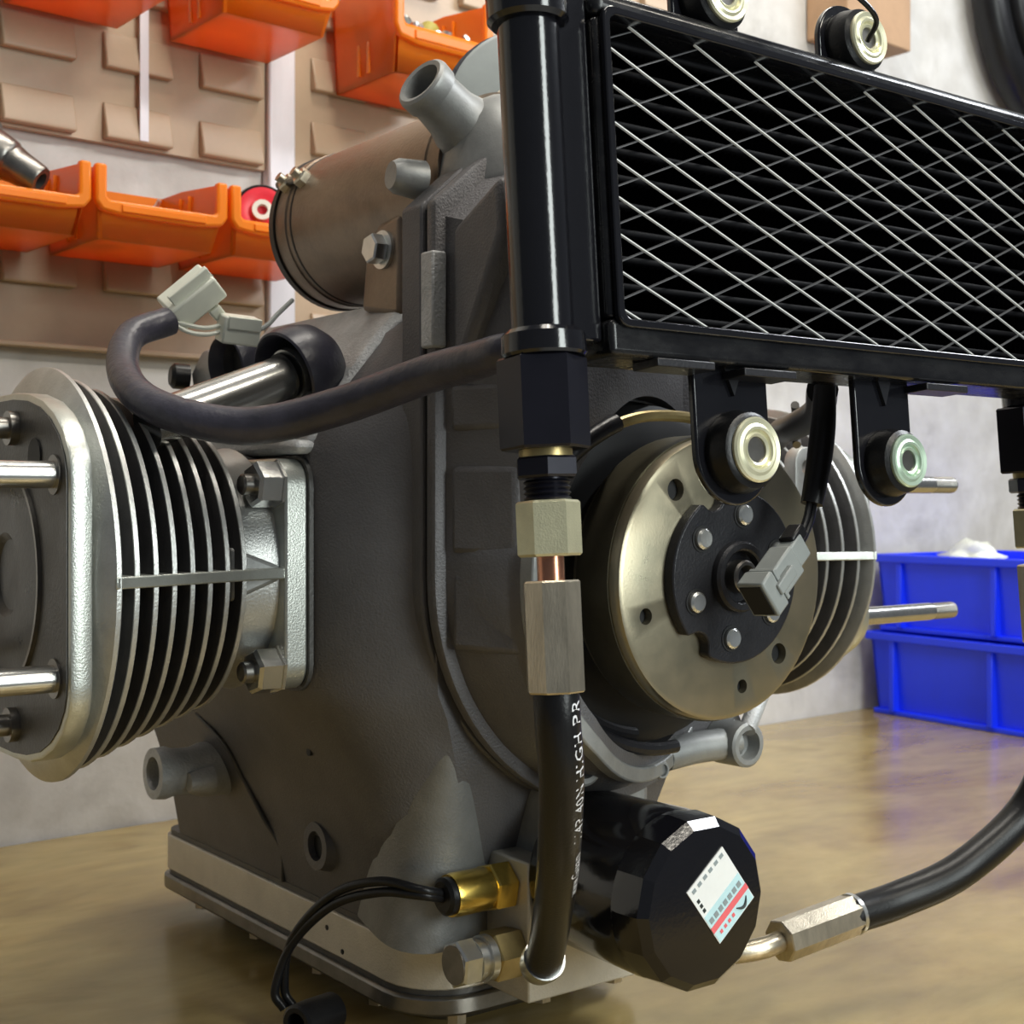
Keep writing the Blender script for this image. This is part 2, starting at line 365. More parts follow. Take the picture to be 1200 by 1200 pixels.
# rear nose behind the boots
bm = new(); add_lathe(bm, [(0, 0), (0, .028), (.022, .024), (.040, .014), (.046, .0)], (.362, .705, .279), (-1, 0.10, .12), 28); o = obj('rear_nose', bm, 'cast_grey', eng)
bm = new(); add_lathe(bm, [(0, 0), (0, .007), (.008, .007), (.010, .005), (.010, 0)], (.316, .713, .2830), (-1, .2, .05), 20); obj('plug', bm, 'rubber', o)

# sump rail, gaskets and pan
def foot(off, rr): return rrect(.3390 - off, .4800 + off, .5160 - off, .803 + off, (.012, .012, rr, rr), 6)
bm = new(); add_prism(bm, foot(-.001, .03), 'z', .0150, .0180); obj('sump_gasket', bm, 'face_dark', eng)
bm = new(); add_prism(bm, foot(.0005, .03), 'z', -.0058, .0150); rail = obj('sump_rail', bm, 'alu_pale', eng, bevel=.0008)
bm = new(); add_prism(bm, foot(-.0005, .03), 'z', -.0085, -.0058); obj('sump_gasket', bm, 'face_dark', eng)
bm = new(); add_prism(bm, foot(.002, .032), 'z', -.0175, -.0085); pan = obj('oil_pan', bm, 'steel_dark', eng, bevel=.0015)
bm = new(); add_prism(bm, foot(-.024, .02), 'z', ZB, -.0175); obj('pan_well', bm, 'steel_dark', pan, bevel=.003)
for (x, y) in [(.346, .76), (.346, .69), (.346, .62), (.346, .565), (.362, .5225), (.41, .5210), (.455, .5210)]:
    bm = new(); hexa(bm, (x, y, -.0175), (x, y, -.0225), .0048); obj('pan_bolt', bm, 'zinc_warm', pan)
for (y, z) in [(.600, .006), (.585, -.002)]:
    bm = new(); add_cyl(bm, (.340, y, z), (.3381, y, z), .0013, None, 10); obj('rail_hole', bm, 'cavity', rail)

# ---- cylinders (side -1: the near one with its open deck, side +1: the far one)
def cylinder(sd):
    X = lambda x: x if sd < 0 else 2 * CX - x - .012
    dx = -1 if sd < 0 else 1
    bm = new(); add_lathe(bm, [(0, .043), (0, .053), (.012, .054), (.082, .0535), (.100, .0505), (.112, .0505), (.112, .043)], (X(.295), CY, CZ), (dx, 0, 0), 56)
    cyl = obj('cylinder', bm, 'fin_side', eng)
    cyl['label'] = 'finned alloy cylinder with open deck in front' if sd < 0 else 'finned alloy cylinder behind the flywheel'
    # base flange, rounded square
    bm = new(); add_prism(bm, rrect(CY - .061, CY + .061, CZ - .0515, CZ + .0500, .012), 'x', X(.2945), X(.2835)); fl = obj('base_flange', bm, 'alu_machined', cyl, bevel=.0012)
    bm = new(); add_prism(bm, rrect(CY - .0625, CY + .0625, CZ - .053, CZ + .0515, .013), 'x', X(.2965), X(.2945)); obj('base_gasket', bm, 'face_dark', cyl)
    for sy in (-1, 1):
        for sz in (-1, 1):
            y, z = CY + .0525 * sy, CZ - .002 + .0405 * sz
            bm = new(); add_lathe(bm, [(0, 0), (0, .0112), (.0012, .0112), (.0012, .0102), (.0105, .0102), (.0120, .0088), (.0120, 0)], (X(.2835), y, z), (dx, 0, 0), 6, rot=.3)
            nut = obj('base_nut', bm, 'steel', cyl)
            bm = new(); add_cyl(bm, (X(.278), y, z), (X(.2665), y, z), .0046, None, 18, ch=.0008); obj('stud_end', bm, 'steel_dark', nut)
    # fins
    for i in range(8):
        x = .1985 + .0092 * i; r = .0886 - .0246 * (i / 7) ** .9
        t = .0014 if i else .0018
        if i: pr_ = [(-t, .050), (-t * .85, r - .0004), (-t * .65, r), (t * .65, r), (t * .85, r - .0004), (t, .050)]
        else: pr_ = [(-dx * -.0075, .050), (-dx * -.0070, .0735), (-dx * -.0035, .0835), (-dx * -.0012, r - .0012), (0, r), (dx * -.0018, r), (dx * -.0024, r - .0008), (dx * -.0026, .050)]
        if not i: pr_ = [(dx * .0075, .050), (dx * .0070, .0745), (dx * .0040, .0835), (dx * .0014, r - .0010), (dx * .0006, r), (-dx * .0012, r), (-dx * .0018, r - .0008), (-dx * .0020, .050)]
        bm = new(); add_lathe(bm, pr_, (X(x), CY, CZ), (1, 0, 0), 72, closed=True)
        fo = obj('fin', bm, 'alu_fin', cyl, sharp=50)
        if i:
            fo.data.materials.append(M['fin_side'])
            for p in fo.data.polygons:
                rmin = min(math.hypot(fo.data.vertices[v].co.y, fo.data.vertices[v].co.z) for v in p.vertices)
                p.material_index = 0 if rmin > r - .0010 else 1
    # centre ribs along the fins, front and rear
    for s in (-1, 1):
        bm = new(); add_prism(bm, [(X(.1975), CY + s * .0892), (X(.263), CY + s * .0655), (X(.2845), CY + s * .0600), (X(.2845), CY + s * .045), (X(.1975), CY + s * .045)], 'z', CZ - .0024, CZ + .0024)
        obj('rib', bm, 'alu_machined', cyl, bevel=.0006)
    bm = new(); add_lathe(bm, [(0, .0500), (0, .0560), (.003, .0550), (.016, .0542), (.017, .0500)], (X(.2835), CY, CZ), (dx, 0, 0), 56, closed=True); obj('barrel_foot', bm, 'alu_fin', cyl)
    bm = new(); add_prism(bm, [(X(.2600), CZ - .012), (X(.2840), CZ - .003), (X(.2840), CZ + .003), (X(.2600), CZ + .012)], 'y', CY - .057, CY - .045); obj('foot_web', bm, 'cast_grey', cyl, bevel=.002)
    # deck: stepped octagon head face
    k_ = 1.0 if sd < 0 else .93
    q_ = [(.0785, .038), (.0780, .0445), (.0755, .0510), (.0690, .0590), (.0590, .0660), (.0460, .0715), (.0300, .0750), (.0120, .0765)]
    q_ = [(a * k_, b * k_) for a, b in q_]
    oc = [(CY + a, CZ + b) for a, b in q_] + [(CY - a, CZ + b) for a, b in reversed(q_)]
    oc += [(CY - a, CZ - b) for a, b in q_] + [(CY + a, CZ - b) for a, b in reversed(q_)]
    bm = new(); add_prism(bm, oc, 'x', X(.1925), X(.1835)); dk = obj('deck_plate', bm, 'alu_machined', cyl, bevel=.0015)
    cut(dk, lambda b: add_cyl(b, (X(.15), CY, CZ), (X(.22), CY, CZ), .0462, None, 56))
    ins = [(CY + (a - CY) * .965, CZ + (b - CZ) * .962) for a, b in oc]
    bm = new(); add_prism(bm, ins, 'x', X(.1840), X(.1829)); dg = obj('head_gasket', bm, 'face_dark', cyl)
    cut(dg, lambda b: (add_cyl(b, (X(.15), CY, CZ), (X(.22), CY, CZ), .0462, None, 56)))
    bm = new(); add_lathe(bm, [(0, .0457), (0, .0475), (.0022, .0475), (.0022, .0457)], (X(.1835), CY, CZ), (dx, 0, 0), 56, closed=True); obj('bore_liner', bm, 'steel_dark', cyl)
    bm = new(); add_lathe(bm, [(0, 0), (0, .0453), (.004, .0453), (.0055, .0440), (.0065, .030), (.0068, .018), (.0045, .015), (.004, 0)], (X(.190), CY, CZ), (dx, 0, 0), 56); obj('piston', bm, 'piston', cyl)
    for sy in (-1, 1):
        for sz in (-1, 1):
            y, z = CY + .063 * sy, CZ + .002 + .0395 * sz
            bm = new(); add_lathe(bm, [(0, 0), (0, .0054), (.070, .0054), (.0705, .0050), (.0925, .0050), (.094, .0040), (.094, 0)], (X(.1835), y, z), (dx, 0, 0), 22)
            st = obj('head_stud', bm, 'steel', cyl)
            bm = new()
            add_lathe(bm, [(0, .0048)] + [(k * .0008 + (.0004 if 0 else 0), .0052 if k % 2 else .0047) for k in range(1, 26)] + [(.0212, .0045)], (X(.1125), y, z), (dx, 0, 0), 18); obj('thread', bm, 'steel_dark', st)
            bm = new(); add_ring(bm, (X(.1832), y, z), (dx, 0, 0), .0078, .0052, 0, .0012, 20); obj('stud_washer', bm, 'steel_dark', st)
    for sz in (-1, 1):
        y, z = CY - .014, CZ + .0615 * sz
        bm = new(); add_lathe(bm, [(0, 0), (0, .0072), (.004, .0072), (.004, .0045), (.020, .0045), (.0215, .0035), (.0215, 0)], (X(.1835), y, z), (dx, 0, 0), 18); obj('short_stud', bm, 'steel_dark', cyl)
    bm = new(); add_cyl(bm, (X(.1832), CY - .040, CZ + .049), (X(.1822), CY - .040, CZ + .049), .0075, None, 22); obj('oil_port', bm, 'cavity', cyl)
    return cyl
cylinder(-1); cylinder(1)

# ---- push rod tubes and their rubber boots
def pushrod(p, u, k, tube):
    p = Vector(p); u = Vector(u).normalized()
    prof = [(-.012, 0), (-.012, .0150), (-.006, .0195), (.002, .0212), (.008, .0214), (.0120, .0206), (.0128, .0196), (.0118, .0186), (.004, .0165), (-.002, .0125), (-.002, 0)]
    bm = new(); add_lathe(bm, [(t * k, r * k) for t, r in prof], p, u, 40); boot = obj('rubber_boot', bm, 'rubber_blue', eng)
    bm = new(); add_lathe(bm, [(-.0015 * k, 0), (-.0015 * k, .0122 * k), (.0035 * k, .0160 * k)], p, u, 40); obj('boot_lining', bm, 'cavity', boot)
    if tube:
        bm = new(); add_lathe(bm, [(-.002, 0), (-.002, .0098), (tube, .0098), (tube, 0)], p, u, 32); t = obj('pushrod_tube', bm, 'steel', eng)
        bm = new(); add_lathe(bm, [(.004, .0098), (.004, .0118), (.0085, .0124), (.0100, .0118), (.0100, .0098)], p, u, 32, closed=True); obj('collar', bm, 'steel', t)
        bm = new(); add_lathe(bm, [(.0100, .0098), (.0100, .0110), (.0125, .0108), (.0125, .0098)], p, u, 32, closed=True); obj('seal_ring', bm, 'rubber', t)
pushrod((.3065, .564, .2755), (-.082, -.012, -.0300), 1.0, .086)
pushrod((.3160, .648, .2845), (-1, -.12, -.18), .78, 0)

# ---- front timing cover: a deep round chest coaxial with the crank, its upper part straight-sided
def cover_outline(r, ztop, n=36):
    out = []
    for k in range(n + 1):
        a = PI + PI * k / n; q = r * (1 - .15 * min(1, max(0, (k / n - .45) / .3))); out.append((CX + q * math.cos(a), .1825 + q * math.sin(a)))
    xr = CX + r * .85; xl = CX - r
    out += [(xr, ztop - .025), (xr - .014, ztop - .008), (xr - .045, ztop + .010), (xl + .055, ztop + .020), (xl + .020, ztop - .004), (xl, ztop - .022)]
    return out
bm = new(); add_prism(bm, cover_outline(.1045, .360), 'y', .4872, .4905); obj('cover_gasket', bm, 'cavity', eng)
bm = new(); add_prism(bm, cover_outline(.1068, .362), 'y', .4905, .5060); obj('case_flange', bm, 'cast_dark', eng, bevel=.0012)
bm = new(); add_prism(bm, cover_outline(.1068, .362), 'y', .4800, .4872); cov = obj('timing_cover', bm, 'cast_dark', eng, bevel=.002)
cut(cov, lambda b: add_cyl(b, (CX, .40, .1825), (CX, .52, .1825), .0790, None, 64))
# chest body, its front face running back towards the far side
yfront = lambda x: .4360 + max(0.0, (x - .372)) * .48
ol = cover_outline(.1015, .357); NB = 96
def hit(a):
    """outline point seen from the crank axis in direction a"""
    d = Vector((math.cos(a), math.sin(a))); best = .09
    for k in range(len(ol)):
        p = Vector(ol[k]) - Vector((CX, .1825)); q = Vector(ol[(k + 1) % len(ol)]) - Vector((CX, .1825)); e = q - p
        den = d.x * e.y - d.y * e.x
        if abs(den) < 1e-12: continue
        t = (p.x * e.y - p.y * e.x) / den; u = (p.x * d.y - p.y * d.x) / den
        if t > 0 and -1e-6 <= u <= 1 + 1e-6: best = max(best, t)
    return best
bm = new(); Q4 = [[], [], [], [], []]
for k in range(NB):
    a = 2 * PI * k / NB; rb_ = hit(a); ro_ = max(rb_ - .0145, .0925 if math.sin(a) < .15 else 0); rb_ = max(rb_, ro_); ca, sa_ = math.cos(a), math.sin(a)
    for i, (rr, dy, yb) in enumerate(((.0800, 0, None), (ro_ - .0035, 0, None), (ro_, .0035, None), (rb_, 0, .4810), (.0800, 0, .4830))):
        x = CX + rr * ca; Q4[i].append(bm.verts.new((x, yb if yb else yfront(x) + dy, .1825 + rr * sa_)))
for a, b in zip(Q4, Q4[1:] + Q4[:1]):
    for k in range(NB): bm.faces.new((a[k], a[(k + 1) % NB], b[(k + 1) % NB], b[k]))
cb = obj('cover_body', bm, 'cast_dark', cov, sharp=40)
# light machined edge of the bay; upper half left out to suggest cooler shadow
bm = new(); N = 40; R4 = []
for (rr, dy) in ((.0855, .004), (.0855, -.0030), (.0920, -.0030), (.0935, .004)):
    R4.append([])
    for k in range(N + 1):
        a = R(172 + 196 * k / N); x = CX + rr * math.cos(a); R4[-1].append(bm.verts.new((x, yfront(x) + dy, .1825 + rr * math.sin(a))))
for a, b in zip(R4, R4[1:] + R4[:1]):
    for k in range(N): bm.faces.new((a[k], a[k + 1], b[k + 1], b[k]))
for e in (0, N): bm.faces.new([r_[e] for r_ in R4])
rim = obj('bay_rim', bm, 'cast_grey', cov, bevel=.0008)
# stepped pads on the chest's left flank
for (z0, z1, dx_) in [(.2440, .2640, .0026), (.1930, .2300, .0022), (.1530, .1860, .0014)]:
    bm = new(); add_prism(bm, [(.3285 - dx_, .4765), (.3395 - dx_, .4440), (.352, .4440), (.352, .4765)], 'z', z0, z1); obj('cover_pad', bm, 'cast_dark', cov, bevel=.003, bseg=3)
bm = new(); add_box(bm, .3188, .3260, .4775, .4868, .2790, .3190); obj('edge_rib', bm, 'cast_pale', cov, bevel=.001)
bm = new(); add_prism(bm, [(.474, .328), (.440, .345), (.438, .322), (.466, .272), (.474, .272)], 'x', .3255, .345); obj('slanted_web', bm, 'cast_dark', cov, bevel=.006, bseg=4)
for (x, y, z, r) in [(.4890, .4620, .0990, .0110), (.3830, .4560, .1040, .0110), (.4350, .4640, .0930, .0042), (.3620, .4440, .2540, .010)]:
    bm = new(); add_lathe(bm, [(-.018, 0), (-.018, r), (.000, r * .98), (.001, r * .86), (.001, r * .66), (-.006, r * .60), (-.006, 0)], (x, y, z), (.0, -1, 0), 24); b_ = obj('screw_boss', bm, 'cast_grey', cov)
bm = new(); add_tube(bm, [(.4480, .4760, .0965), (.4650, .4740, .0985), (.4800, .4720, .0990), (.4890, .4710, .1000)], .0075, 14, 6); obj('lug_web', bm, 'cast_grey', cov)
bm = new(); add_tube(bm, [(.4890, .4720, .1000), (.4960, .4860, .1100), (.5010, .4990, .1220)], .0075, 14, 6); obj('lug_web', bm, 'cast_grey', cov)
bm = new(); p_ = [Vector((.4900, .4635, .1060)), Vector((.5310, .4800, .1420))]
add_tube(bm, [p_[0], (p_[0] + p_[1]) / 2, p_[1], (.534, .49, .17)], .0042, 12, 6); obj('bay_edge', bm, 'cast_pale', cov)
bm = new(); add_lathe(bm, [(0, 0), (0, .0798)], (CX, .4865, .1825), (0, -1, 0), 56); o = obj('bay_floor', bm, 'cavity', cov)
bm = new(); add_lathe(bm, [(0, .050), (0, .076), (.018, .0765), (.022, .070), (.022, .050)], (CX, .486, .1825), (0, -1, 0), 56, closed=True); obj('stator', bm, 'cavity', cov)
for (a0, a1, rr, y) in [(R(228), R(262), .0720, .4640), (R(272), R(300), .0735, .478), (R(236), R(275), .0775, .455)]:
    bm = new(); pts = [(CX + rr * math.cos(a0 + (a1 - a0) * k / 8), y, .1825 + rr * math.sin(a0 + (a1 - a0) * k / 8)) for k in range(9)]
    add_tube(bm, pts, .0030, 10, 2); obj('stator_winding', bm, 'black_satin', cov)
# generator wires in the upper left of the bay
bm = new(); add_tube(bm, [(.352, .432, .230), (.366, .429, .242), (.386, .427, .2495), (.408, .426, .251), (.43, .427, .249)], .0024, 10, 8); obj('bay_wire', bm, 'brass_dull', cov)
bm = new(); add_tube(bm, [(.350, .430, .231), (.358, .427, .2385), (.368, .4255, .2445), (.374, .4255, .2470)], .0038, 12, 8); obj('wire_sleeve', bm, 'black_satin', cov)
# ---- generator rotor
ro = (CX, .4175, .1825)
bm = new(); add_lathe(bm, [(-.029, .050), (-.029, .0600), (-.003, .0606), (-.0008, .0598), (0, .0580), (0, .0)], ro, (0, -1, 0), 72)
add_lathe(bm, [(-.029, .050), (-.014, .050), (-.014, 0)], ro, (0, -1, 0), 72)
rotor = obj('flywheel_rotor', bm, 'rotor_face', eng)
rotor['label'] = 'round bronze-grey generator rotor with a black six-bolt hub'
holes = [(R(128), .0475, .0046), (R(197), .0480, .0034), (R(-46), .0475, .0046), (R(-78), .0478, .0030), (R(62), .0475, .0034)]
def rot_holes(b):
    for a, r, h in holes:
        p = (CX + r * math.cos(a), .410, .1825 + r * math.sin(a)); add_cyl(b, p, (p[0], .4275, p[2]), h, None, 20)
cut(rotor, rot_holes)
for a, r, h in holes:
    p = (CX + r * math.cos(a), .4215, .1825 + r * math.sin(a)); bm = new(); add_cyl(bm, p, (p[0], .4225, p[2]), h * .97, None, 20); obj('rotor_hole', bm, 'cavity', rotor)
bm = new(); add_lathe(bm, [(-.026, .0603), (-.026, .0612), (-.006, .0614), (-.006, .0605)], ro, (0, -1, 0), 72, closed=True); obj('rotor_band', bm, 'rotor_side', rotor)
# hub: lobed black plate
bolt_a = [R(82 - 60 * k) for k in range(6)]
pts = []
for k in range(144):
    a = 2 * PI * k / 144; rr = .0368
    for nb in (R(112), R(232)):
        dd = math.atan2(math.sin(a - nb), math.cos(a - nb)) * .0368
        if abs(dd) < .0068: rr = min(rr, .0368 - math.sqrt(max(0, .0068 ** 2 - dd * dd)) * .95)
    pts.append((CX + .0008 + rr * math.cos(a), .1825 + .001 + rr * math.sin(a)))
bm = new(); add_prism(bm, pts, 'y', .4178, .4118); hub = obj('hub_plate', bm, 'black_hub', rotor, bevel=.0008)
HX, HZ = CX + .0008, .1835
bm = new(); add_lathe(bm, [(0, .0110), (0, .0150), (.003, .0150), (.0042, .0140), (.0042, .0118), (.0035, .0110), (-.004, .0105), (-.004, .0)], (HX, .4118, HZ), (0, -1, 0), 40); obj('hub_collar', bm, 'black_hub', rotor)
bm = new(); add_lathe(bm, [(-.004, .0072), (.0050, .0070), (.0058, .0062), (.0058, .0050), (.0040, .0042), (-.003, .0040), (-.003, 0)], (HX, .4118, HZ), (0, -1, 0), 30); obj('crank_nose', bm, 'steel_dark', rotor)
for a in bolt_a:
    x, z = HX + .0262 * math.cos(a), HZ + .0262 * math.sin(a)
    bm = new(); add_lathe(bm, [(0, .0045), (.0004, .0045), (.0004, .0056), (-.0004, .0056)], (x, .4118, z), (0, -1, 0), 24, closed=True); obj('bolt_seat', bm, 'cavity', rotor)
    bm = new(); add_lathe(bm, [(0, 0), (0, .0043), (.0016, .0043), (.0024, .0034), (.0022, .0)], (x, .4116, z), (0, -1, 0), 24); obj('rotor_bolt', bm, 'zinc', rotor)
# lug beside the far cylinder
bm = new(); add_prism(bm, rrect(.594, .613, .205, .246, .009), 'y', .5250, .5340); lg = obj('side_lug', bm, 'alu_fin', eng, bevel=.001)
cut(lg, lambda b: add_cyl(b, (.6036, .51, .2343), (.6036, .55, .2343), .0045, None, 20))
bm = new(); add_box(bm, .560, .600, .530, .540, .200, .225); obj('lug_arm', bm, 'cast_grey', lg)

# ---- breather elbow on top of the cover
eu = Vector((-.34, -.10, 1)).normalized(); eb = Vector((.3760, .5000, .3600))
bm = new(); add_lathe(bm, [(0, .036), (.002, .0365), (.006, .0350), (.012, .0318), (.021, .0270), (.030, .0200), (.036, .011), (.0375, 0)], eb, eu, 40)
elb = obj('breather_elbow', bm, 'cast_grey', eng, sharp=60)
bm = new(); add_lathe(bm, [(0, 0), (0, .0375), (.0042, .0380), (.0042, 0)], eb - eu * .0080, eu, 40); obj('elbow_flange', bm, 'cast_dark', elb)
nz = Vector((-.74, -.12, .42)).normalized(); n0 = Vector((.3600, .5035, .3755))
bm = new(); add_lathe(bm, [(0, .0205), (.010, .0150), (.018, .0124), (.031, .0114), (.0315, .0127), (.037, .0130), (.0385, .0125), (.0395, .0112), (.0390, .0092), (.024, .0088), (.022, 0)], n0, nz, 36); obj('nozzle', bm, 'cast_grey', elb, sharp=30)
bm = new(); add_cyl(bm, n0 + nz * .0235, n0 + nz * .024, .0087, None, 28); obj('nozzle_bore', bm, 'cavity', elb)
bm = new(); add_lathe(bm, [(0, 0), (0, .0088), (.012, .0078), (.015, .0060), (.015, 0)], (.3360, .5120, .3560), (-.9, .1, .05), 22); obj('cover_ear', bm, 'cast_grey', elb)
for (x, y, z) in [(.390, .520, .400), (.392, .478, .368)]:
    bm = new(); add_lathe(bm, [(0, 0), (0, .0055), (.006, .0055), (.007, .0046), (.007, .0026), (.0035, .0024), (.0035, 0)], (x, y, z), (-.5, -.5, .8), 18); obj('elbow_screw', bm, 'zinc_warm', elb)
bm = new(); add_lathe(bm, [(0, 0), (0, .044), (.001, .046), (.010, .046), (.011, .044), (.011, 0)], (.436, .560, .408), (-.45, -1, .15), 48); dd_ = obj('breather_disc', bm, 'plastic_grey', eng)
bm = new(); add_ring(bm, (.436, .560, .408), Vector((-.45, -1, .15)), .0485, .0445, -.002, .0035, 48); obj('disc_seal', bm, 'rubber_blue', dd_)

# ---- starter motor along the top of the case
st0 = Vector((.382, .5075, .361))
bm = new(); add_lathe(bm, [(0, 0), (0, .0405), (.010, .0405), (.0105, .0412), (.013, .0412), (.0135, .0405), (.141, .0405), (.1415, .0412), (.151, .0412), (.155, .0398), (.1585, .036), (.160, 0)], st0, (0, 1, 0), 64)
stm = obj('starter_motor', bm, 'starter', eng)
bm = new(); add_lathe(bm, [(.1535, .0402), (.1535, .0418), (.1580, .0418), (.1600, .0395), (.1605, .030), (.1605, 0)], st0, (0, 1, 0), 64); obj('end_cover', bm, 'starter_rim', stm)
bm = new(); add_lathe(bm, [(.1355, .0404), (.136, .0409), (.137, .0409), (.1375, .0404)], st0, (0, 1, 0), 64, closed=True); obj('seam_band', bm, 'starter_rim', stm)
for (a, t) in [(R(150), .147)]:
    rad_ = Vector((math.cos(a), 0, math.sin(a))); p = st0 + Vector((0, t, 0)) + rad_ * .040
    for dt in (0.0, -.016):
        q = p + Vector((0, dt, 0))
        bm = new(); hexa(bm, q - rad_ * .002, q + rad_ * .0050, .0052, .4, .0008); add_cyl(bm, q + rad_ * .005, q + rad_ * .0085, .0026, None, 14); obj('terminal_nut', bm, 'zinc_warm', stm)
    bm = new(); add_tube(bm, [p + Vector((0, -.020, 0)) + rad_ * .003, p + rad_ * .003, p + Vector((0, .008, 0)) + rad_ * .003], .0022, 10, 4); obj('terminal_bar', bm, 'steel_dark', stm)
# bracket plate and hex bolt under the motor
bm = new(); add_prism(bm, [(.541, .348), (.560, .346), (.572, .334), (.576, .306), (.541, .300)], 'x', .3430, .3500); br = obj('starter_bracket', bm, 'starter', eng, bevel=.003)
bq = Vector((.3430, .5545, .3325))
bm = new(); add_cyl(bm, bq, bq + Vector((-.0016, 0, 0)), .0090, None, 28); obj('washer', bm, 'zinc', br)
bm = new(); hexa(bm, bq + Vector((-.0016, 0, 0)), bq + Vector((-.0085, 0, 0)), .0070, .2, .0008); obj('hex_bolt', bm, 'zinc', br)

# ---- oil filter adapter block with switch and banjo fittings
bm = new(); add_box(bm, .3724, .4553, .4822, .5150, -.0052, .0566); blk = obj('filter_adapter', bm, 'alu_pale', eng, bevel=.001)
bm = new(); add_prism(bm, rrect(.386, .446, .020, .100, .020), 'y', .4835, .5200); obj('adapter_casting', bm, 'cast_grey', blk, bevel=.004)
sw = Vector((.3724, .4985, .0440))
bm = new(); hexa(bm, sw, sw + Vector((-.0110, 0, 0)), .0112, .3, .0008); swo = obj('pressure_switch', bm, 'brass', eng)
bm = new(); add_lathe(bm, [(.0110, .0090), (.0120, .0094), (.0285, .0096), (.0310, .0091), (.0310, 0)], sw, (-1, 0, 0), 32); obj('switch_barrel', bm, 'brass', swo)
bm = new(); add_lathe(bm, [(.0305, 0), (.0305, .0084), (.0335, .0082), (.0348, .0066), (.0348, 0)], sw, (-1, 0, 0), 32); obj('rubber_cap', bm, 'rubber', swo)
bj = Vector((.3724, .4919, .0160))
bm = new(); hexa(bm, bj + Vector((0, 0, 0)), bj + Vector((-.0150, 0, 0)), .0115, .1, .0008); bjo = obj('banjo_fitting', bm, 'brass_dull', eng)
bm = new(); add_lathe(bm, [(.0150, 0), (.0150, .0100), (.0185, .0100), (.0185, .0080), (.0212, .0080), (.0212, .0094), (.0235, .0094), (.0235, 0)], bj, (-1, 0, 0), 30); obj('sealing_washer', bm, 'zinc', bjo)
bm = new(); hexa(bm, bj + Vector((-.0235, 0, 0)), bj + Vector((-.0330, 0, 0)), .0105, .4, .0010); obj('banjo_bolt', bm, 'zinc', bjo)
bm = new(); add_cyl(bm, bj + Vector((-.0329, 0, 0)), bj + Vector((-.0336, 0, 0)), .0084, None, 26); obj('bolt_face', bm, 'steel_dark', bjo)

# ------------------------------------------------------------------ oil filter
fx, fz, fy = .4060, .0500, .4822
of = thing('oil_filter', 'black spin-on oil filter canister with a sticker on its faceted end', 'oil filter', (fx, .45, fz - .0365))
bm = new(); add_lathe(bm, [(.0, 0), (.0, .0335), (.003, .0350), (.053, .0360), (.057, .0356)], (fx, fy, fz), (0, -1, 0), 64)
body = obj('canister', bm, 'black_gloss', of)
bm = new(); NF = 14; ring0 = []; ring1 = []; ring2 = []
for k in range(NF * 4):
    a = 2 * PI * k / (NF * 4); fr_ = (k % 4) / 4.0; ap = math.cos(PI / NF) / math.cos((fr_ - .5) * 2 * PI / NF)
    for (lst, t, rr) in ((ring0, .057, .0356), (ring1, .0615, .0364 * ap), (ring2, .0725, .0356 * ap)):
        lst.append(bm.verts.new((fx + rr * math.cos(a), fy - t, fz + rr * math.sin(a))))
ring3 = [bm.verts.new((fx + (v.co.x - fx) * .90, fy - .0758, fz + (v.co.z - fz) * .90)) for v in ring2]
n = NF * 4
for a, b in ((ring0, ring1), (ring1, ring2), (ring2, ring3)):
    for k in range(n): bm.faces.new((a[k], a[(k + 1) % n], b[(k + 1) % n], b[k]))
cc = bm.verts.new((fx, fy - .0764, fz))
for k in range(n): bm.faces.new((ring3[k], ring3[(k + 1) % n], cc))
obj('faceted_end', bm, 'black_gloss', of, sharp=14)
# sticker on the end: rotated rectangle, local (a,b) axes in the X-Z plane
sa = R(-52); SA = Vector((math.cos(sa), 0, math.sin(sa))); SB = Vector((-math.sin(sa), 0, math.cos(sa)))
sc = Vector((fx + .0075, 0, fz + .0030)); SS = 1.22
def stick(name, a0, a1, b0, b1, m, y, parent, lift=.00015):
    bm = new(); vs = []
    for yy in (y, y - lift):
        vs.append([bm.verts.new((sc + SA * (a * SS) + SB * (b * SS)) + Vector((0, yy, 0))) for a, b in ((a0, b0), (a1, b0), (a1, b1), (a0, b1))])
    bm.faces.new(vs[0]); bm.faces.new(vs[1][::-1])
    for i in range(4): bm.faces.new((vs[0][i], vs[1][i], vs[1][(i + 1) % 4], vs[0][(i + 1) % 4]))
    return obj(name, bm, m, parent)
ys = fy - .0764
stk = stick('sticker', -.0125, .0125, -.0105, .0105, 'sticker_white', ys + .0003, of, .0005)
stick('sticker_field', .0000, .0122, -.0102, .0102, 'sticker_blue', ys - .0002, stk)
stick('sticker_band', .0052, .0076, -.0105, .0105, 'sticker_red', ys - .0004, stk)
for i in range(6): stick('print_mark', -.0112, -.0098, -.0088 + .0032 * i, -.0070 + .0032 * i, 'ink_grey', ys - .0002, stk)
for i in range(7): stick('print_mark', .0022, .0042, -.0092 + .0027 * i, -.0074 + .0027 * i, 'ink_grey', ys - .0004, stk)
for i in range(3): stick('print_mark', -.0070 + .0022 * i, -.0056 + .0022 * i, -.0092, -.0080, 'ink_black', ys - .0002, stk)
for i in range(4): stick('print_mark', .0089, .0102, -.0080 + .0024 * i, -.0068 + .0024 * i, 'sticker_red', ys - .0004, stk)
bm = new(); arc = [sc + SA * SS * (.0088 + .0022 * math.sin(t * PI)) + SB * SS * (.0022 + .0058 * t) + Vector((0, ys - .0005, 0)) for t in [k / 10 for k in range(11)]]
add_tube(bm, arc, .00045, 8, 1, smooth=False, rad=lambda t: .0002 + .0005 * math.sin(PI * t)); obj('print_logo', bm, 'ink_black', stk)

